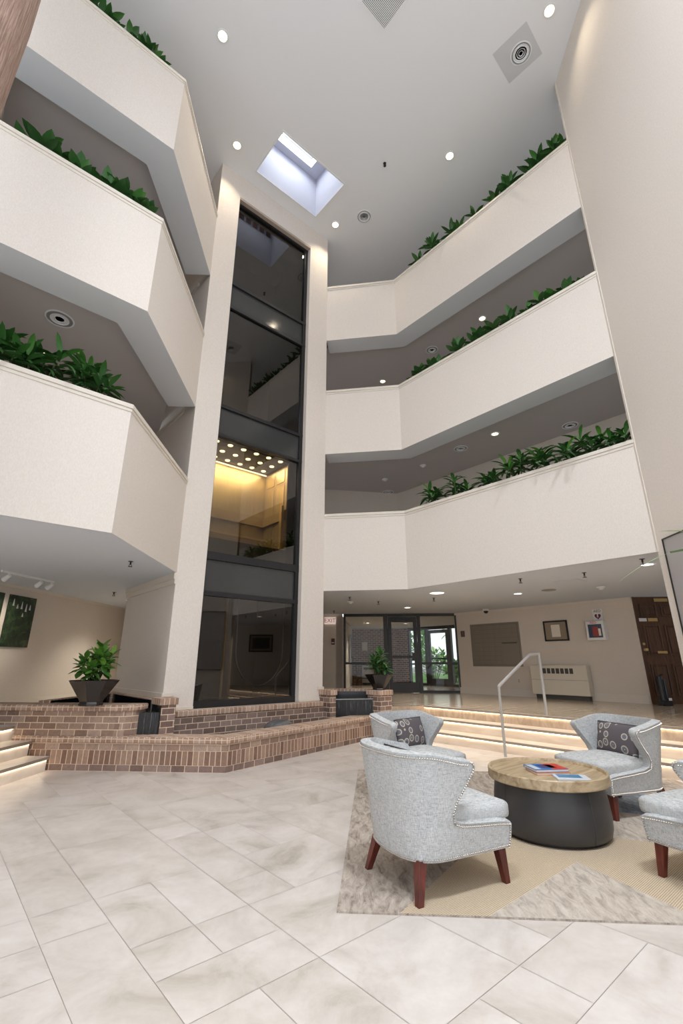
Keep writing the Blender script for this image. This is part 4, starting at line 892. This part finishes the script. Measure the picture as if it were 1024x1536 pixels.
# ------------------------------------------------------------------ armchairs
def plan_point(s, half, rear, front):
    """s in [-1,1] along the U; returns x,y  (front limit -> rear arc -> front limit)"""
def shell_row(z, xf, zc, n_side=12, n_arc=28):
    k = (z-.20)/.62
    hw = .315+.085*k; xr = -.355-.075*k; rad = .27+.03*k; xa = xr+rad
    pts = []
    for i in range(n_side): t = i/n_side; pts.append((xf+(xa-xf)*t, hw))
    for i in range(n_arc+1):
        # superelliptic rear: two rounded corners with a softly bowed back
        th = math.pi/2+math.pi*i/n_arc; c, s = math.cos(th), math.sin(th); p = 2.7
        pts.append((xa+rad*(-(abs(c)**(2/p))), hw*(abs(s)**(2/p))*(1 if s>0 else -1)))
    for i in range(n_side): t = (i+1)/n_side; pts.append((xa+(xf-xa)*t, -hw))
    return pts
# (height at front edge, front limit) pairs up the wing; top edge falls from back to wing
ROWS = [(.205,.375),(.24,.38),(.30,.385),(.345,.385),(.362,.37),(.372,.30),(.385,.14),(.40,-.01),(.425,-.075),(.47,-.085),(.53,-.06),(.60,-.005),(.66,.035),(.70,.062),(.73,.07),(.752,.06),(.765,.03)]
ZB = [.205,.24,.29,.33,.36,.39,.42,.45,.48,.52,.57,.63,.69,.74,.78,.81,.825]
def shell_grid():
    g = []
    for (zf,xf),zb in zip(ROWS,ZB):
        base = shell_row((zf+zb)/2, xf, 0); n = len(base); row = []
        for i,(x,y) in enumerate(base):
            u = min(1, max(0, (xf-x)/(xf+.30))) if xf > -.25 else 1
            u = u*u*(3-2*u); z = zf+(zb-zf)*u
            k = (z-.20)/.62; row.append((x,y,z))
        g.append(row)
    return g
def make_shell():
    g = shell_grid(); mb = MB(); vs = [[mb.v(p) for p in r] for r in g]; l = mb.bm.loops.layers.uv.new('UVMap')
    arc = [0]
    for i in range(1,len(g[8])): arc.append(arc[-1]+(Vector(g[10][i])-Vector(g[10][i-1])).length)
    for j in range(len(g)-1):
        for i in range(len(g[0])-1):
            f = mb.f([vs[j][i],vs[j][i+1],vs[j+1][i+1],vs[j+1][i]])
            if f:
                for lp,(a,b) in zip(f.loops,((j,i),(j,i+1),(j+1,i+1),(j+1,i))): lp[l].uv = (g[a][b][0]*.7+g[a][b][1]*.9 if b<12 or b>40 else arc[b]-.7, g[a][b][2])
                f.smooth = True
    return mb, g
def nail_line(mb, pts, sp=.0155, r=.0068):
    d = 0; pts=[Vector(p) for p in pts]; nxt = 0
    for a,b in zip(pts,pts[1:]):
        L_ = (b-a).length
        while nxt <= d+L_:
            mb.lathe([(r,-.002),(r*.8,.003),(r*.3,.0055)],(0,0,0),6) if False else None
            p = a+(b-a)*((nxt-d)/L_ if L_ else 0); s_ = r
            # low octahedral stud
            vs = [mb.v(p+Vector(q)*s_) for q in ((1,0,0),(-1,0,0),(0,1,0),(0,-1,0),(0,0,1),(0,0,-1))]
            for q in ((0,2,4),(2,1,4),(1,3,4),(3,0,4),(2,0,5),(1,2,5),(3,1,5),(0,3,5)): mb.f([vs[t] for t in q])
            nxt += sp
        d += L_
def soft_box(mb, x0,x1,y0,y1,z0,z1,r=.04,puff=.02,n=10):
    """rounded, crowned cushion built as a superellipsoid-like grid"""
    cx,cy,cz=(x0+x1)/2,(y0+y1)/2,(z0+z1)/2; hx,hy,hz=(x1-x0)/2,(y1-y0)/2,(z1-z0)/2
    bm = mb.bm; res = bmesh.ops.create_cube(bm,size=2); vs = res['verts']
    es = list({e for v in vs for e in v.link_edges}); bmesh.ops.subdivide_edges(bm,edges=es,cuts=n,use_grid_fill=True)
    vv = [v for v in bm.verts]
    for v in vv:
        p = Vector(v.co); q = Vector((p.x*hx,p.y*hy,p.z*hz)); inn = Vector((max(-hx+r,min(hx-r,q.x)),max(-hy+r,min(hy-r,q.y)),max(-hz+r,min(hz-r,q.z))))
        d = q-inn
        if d.length > 1e-6: q = inn+d.normalized()*r
        crown = puff*(1-p.x**2)*(1-p.y**2); q.z += crown*(1 if p.z>0 else -.2)*abs(p.z)
        v.co = Vector((cx,cy,cz))+q
    for f in bm.faces: f.smooth=True
def make_chair(label):
    t = thing('armchair',label,'armchair',(0,0,0),0,'grey armchairs around the round table')
    mb, g = make_shell(); o = mb.obj('back_shell',FAB,t)
    m = o.modifiers.new('thick','SOLIDIFY'); m.thickness=.07; m.offset=-1; m.use_even_offset=False
    m = o.modifiers.new('round','BEVEL'); m.width=.022; m.segments=3; m.limit_method='ANGLE'; m.angle_limit=R(50)
    bpy.data.objects[o.name].data.update()
    # piping of studs: bottom edge, left and right wing fronts, top edge
    ns = MB(); out = lambda i,j,e=.004: (g[j][i][0]*(1+.004), g[j][i][1]+(.006 if g[j][i][1]>0 else -.006)*1, g[j][i][2])
    def o3(i,j,dz=0,dx=0):
        x,y,z = g[j][i]; n=len(g[0]); c=Vector((x+.02,y*.98)); v_=Vector((x+.03,y)); 
        if 12<=i<=n-13:
            d_=Vector((x+.10,y)).normalized(); return (x+d_.x*.004, y+d_.y*.004, z+dz)
        return (x+dx, y+(.004 if y>0 else -.004), z+dz)
    n=len(g[0]); top=len(g)-1
    nail_line(ns,[o3(i,0,.014) for i in range(n)])
    nail_line(ns,[o3(i,top,-.022) for i in range(1,n-1)])
    for i,sg_ in ((0,1),(n-1,-1)):
        nail_line(ns,[o3(i,j,0 if j<4 or j>8 else -.016,-.014) for j in range(top+1)])
    no = ns.obj('nailhead_trim',STUD,o); no['kind']='stuff'; no['label']='metal nailhead trim'
    mb = MB(); mb.box(-.30,.365,-.27,.27,.205,.345); sb_=mb.obj('seat_base',FAB,t,uv=True,bevel=.02)
    ns = MB(); nail_line(ns,[(.369,-.29+.01*k,.219) for k in range(59)]); no=ns.obj('front_nailhead_trim',STUD,sb_); no['kind']='stuff'
    mb = MB(); soft_box(mb,-.30,.43,-.30,.30,.35,.475,.045,.03); mb.obj('seat_cushion',FAB,t,uv=True)
    for (x,y,dx,dy) in ((-.27,.235,-.055,.05),(-.27,-.235,-.055,-.05),(.32,.265,.02,.02),(.32,-.265,.02,-.02)):
        mb = MB(); a=[(x+sx*.030,y+sy*.030,.215) for sx,sy in ((-1,-1),(1,-1),(1,1),(-1,1))]; b=[(x+dx+sx*.019,y+dy+sy*.019,0) for sx,sy in ((-1,-1),(1,-1),(1,1),(-1,1))]
        va=[mb.v(p) for p in a]; vb=[mb.v(p) for p in b]; mb.f(va); mb.f(vb[::-1])
        for i in range(4): mb.f([va[i],va[(i+1)%4],vb[(i+1)%4],vb[i]])
        mb.obj('leg',WOODL,t,bevel=.003)
    return t
def copy_tree(o, parent=None):
    c = o.copy(); COL.objects.link(c)
    if parent: c.parent = parent
    for ch in [x for x in bpy.data.objects if x.parent == o]: copy_tree(ch, c)
    return c
ch0 = make_chair('grey linen armchair seen from behind in the foreground, nearest the camera')
ch0.scale=(1.06,1.06,1.0); ch0.location=(2.95,2.42,.0105); ch0.rotation_euler=(0,0,R(-14))
for x,y,a,lab in ((4.33,3.72,-93,'grey linen armchair between the brick fountain and the round table'),(5.58,2.17,157,'grey linen armchair in front of the lit steps, right of the round table'),(4.29,.95,72,'grey linen armchair cut by the right edge of the photo')):
    c = copy_tree(ch0); c.location=(x,y,.0105); c.rotation_euler=(0,0,R(a)); c['label']=lab
# pillows
def pillow(label, loc, rz, tilt, w, h):
    t = thing('lumbar_pillow',label,'pillow',loc,rz,None); mb = MB(); N_=14; l = mb.bm.loops.layers.uv.new('UVMap')
    for s_ in (1,-1):
        gr=[]
        for i in range(N_+1):
            rw=[]
            for j in range(N_+1):
                a,b = i/N_*2-1, j/N_*2-1; th=.075*((1-a**2)*(1-b**2))**.45; pin=1-.05*(abs(a*b))**0*(1-(a*a+b*b)/2)
                rw.append(mb.v((a*w/2*(1-.06*(1-b*b)*0), s_*th, b*h/2)))
            gr.append(rw)
        for i in range(N_):
            for j in range(N_):
                f=mb.f([gr[i][j],gr[i+1][j],gr[i+1][j+1],gr[i][j+1]])
                if f:
                    f.smooth=True
                    for lp in f.loops: lp[l].uv=(lp.vert.co.x/.5+s_*3.1,lp.vert.co.z/.5)
    bmesh.ops.remove_doubles(mb.bm,verts=mb.bm.verts[:],dist=.0004)
    o=mb.obj('cover',PIL,t,rot=(tilt,0,0)); co=o; mb=MB(); mb.tube([(-w/2,0,-h/2),(w/2,0,-h/2),(w/2,0,h/2),(-w/2,0,h/2),(-w/2,0,-h/2)],.006,6); mb.obj('piping',PILE,co); return t
def seat_at(cx,cy,a,lx,ly,z): 
    a=R(a); return (cx+lx*math.cos(a)-ly*math.sin(a), cy+lx*math.sin(a)+ly*math.cos(a), z)
pillow('ring-patterned pillow on the armchair in front of the lit steps',seat_at(5.58,2.17,157,-.13,-.0,.635),R(157+90),R(-14),.50,.30)
pillow('ring-patterned pillow on the armchair beside the brick fountain',seat_at(4.33,3.72,-93,-.12,.05,.635),R(-93+98),R(-14),.50,.30)
pillow('ring-patterned pillow barely showing over the foreground armchair back',seat_at(2.94,2.40,-14,-.17,.04,.655),R(-14+90),R(-12),.50,.30)

# ------------------------------------------------------------------ round table and books
tb = thing('coffee_table','round charcoal leather drum table with a weathered oak tray top','table',(4.43,2.29,.0105))
mb = MB(); mb.lathe([(.43,.018),(.455,.03),(.47,.08),(.475,.16),(.465,.28),(.45,.38),(.445,.405)],(0,0,0),64); drum=mb.obj('drum',LEATH,tb,smooth=True,auto=50)
mb = MB(); mb.lathe([(.42,0),(.42,.018)],(0,0,0),48); mb.obj('foot_ring',BLACKM,tb)
mb = MB()
for k in range(4):
    a_=R(-112+90*k); mb.tube([(r_*math.cos(a_),r_*math.sin(a_),z_) for r_,z_ in ((.457,.03),(.4715,.08),(.4765,.16),(.4665,.28),(.4515,.38),(.4465,.404))],.003,5)
mb.obj('seam',new('seam_thread',(.05,.05,.05),.6),drum)
mb = MB(); mb.lathe([(.44,.405),(.495,.405),(.50,.412),(.50,.480),(.495,.486),(.478,.486),(.474,.480),(.470,.462),(.40,.460),(.001,.460)],(0,0,0),72); mb.obj('tray_top',OAK,tb,smooth=True,auto=35)
def book(name, label, c, ang, w, d, z0, h, mats, bands):
    t = thing(name,label,'book',(c[0],c[1],z0),ang)
    mb=MB(); mb.box(-w/2+.004,w/2-.004,-d/2+.004,d/2-.004,.003,h-.003); mb.obj('pages',PAPER,t)
    mb=MB(); mb.use(mats[0]); mb.box(-w/2,w/2,-d/2,d/2,h-.003,h); mb.box(-w/2,w/2,-d/2,d/2,0,.003); mb.box(-w/2,w/2,d/2-.003,d/2,.003,h-.003)
    for m,(a,b,c_,e) in zip(mats[1:],bands): mb.use(m); mb.box(-w/2+a*w,-w/2+b*w,-d/2+c_*d,-d/2+e*d,h,h+.0006)
    mb.obj('cover',None,t); return t
zt_=.0105+.4605
book('book','white-edged book lowest in the pile on the round table',(4.40,2.26),R(-38),.30,.23,zt_,.018,[BOOKC[1],BOOKC[1]],[(0,.3,0,1)])
book('book','colourful blue and red covered book on top of the table pile',(4.41,2.28),R(-35),.30,.23,zt_+.0185,.022,[BOOKC[0],BOOKC[3],BOOKC[2],BOOKC[4]],[(.55,1,0,1),(.3,.75,.25,.8),(.02,.2,.1,.9)])
book('brochure','white brochure with a blue cover picture lying beside the book pile',(4.33,2.02),R(-50),.27,.20,zt_,.010,[BOOKC[4],BOOKC[5]],[(.1,.8,.35,.95)])

# ------------------------------------------------------------------ far wall picture and rear boundary seen in the elevator glass
mb = MB(); mb.prism([(12.6,1.6),(8.4,-2.6),(8.55,-2.75),(12.75,1.45)],0,2.8); struct(mb.obj('wall_lobby_rear', WALLT))
framed('framed_picture','black-framed print on the rear lobby wall seen reflected in the elevator glass',(9.95,-1.05),(S2,S2),(-S2,S2),.95,.66,1.78,.05,BLACKM,MATB,.03,(.72,.62,DARKINT))

# ------------------------------------------------------------------ daylight, added fill lights and camera
w = bpy.data.worlds.new('daylight'); scene.world = w; w.use_nodes = True; nt = w.node_tree
bg = nt.nodes['Background']; sky = nt.nodes.new('ShaderNodeTexSky'); sky.sky_type='HOSEK_WILKIE'; sky.turbidity=6; sky.ground_albedo=.5; sky.sun_direction=(.3,.2,.9)
mx = nt.nodes.new('ShaderNodeMix'); mx.data_type='RGBA'; mx.inputs[0].default_value=.85; nt.links.new(sky.outputs[0],mx.inputs[6]); mx.inputs[7].default_value=(.93,.97,1.02,1); nt.links.new(mx.outputs[2],bg.inputs[0]); bg.inputs[1].default_value=1.25
def area(name, loc, rot, sx, sy, e, col):
    l = bpy.data.lights.new(name,'AREA'); l.shape='RECTANGLE'; l.size=sx; l.size_y=sy; l.energy=e; l.color=col; o=bpy.data.objects.new(name,l); COL.objects.link(o); o.location=loc; o.rotation_euler=rot; return o
area('skylight_and_added_light',(4.35,6.58,CEIL+1.45),(0,0,0),1.1,.5,22,(.93,.96,1))
area('skylight_and_added_light',(2.1,-1.55,CEIL+.7),(0,0,0),1.7,1.2,620,(.9,.95,1)); area('skylight_and_added_light',(-1.95,0,CEIL+.7),(0,0,0),1.4,1.5,460,(.9,.95,1))  # added fill lights in the two unseen openings, brightening floor and ceiling
area('cab_lamp',(4.3,8.15,5.50),(0,0,0),1.6,.7,62,(1,.86,.62))

cd = bpy.data.cameras.new('camera'); cam = bpy.data.objects.new('camera',cd); COL.objects.link(cam)
A_, P_ = R(48.94), R(18.14); cam.location=(0,0,1.4)
cam.rotation_euler=(R(90)+P_,0,A_-R(90)); cd.sensor_fit='VERTICAL'; cd.sensor_height=36; cd.lens=36*687.74/1536; cd.clip_start=.05; cd.clip_end=300
scene.camera = cam
scene.view_settings.view_transform='Standard'; scene.view_settings.look='None'; scene.view_settings.gamma=1; scene.view_settings.use_curve_mapping=False
scene.view_settings.exposure=.40
scene.cycles.use_denoising=True; scene.cycles.max_bounces=10; scene.cycles.diffuse_bounces=6; scene.cycles.transparent_max_bounces=16; scene.cycles.caustics_reflective=False; scene.cycles.caustics_refractive=False; scene.cycles.sample_clamp_indirect=8
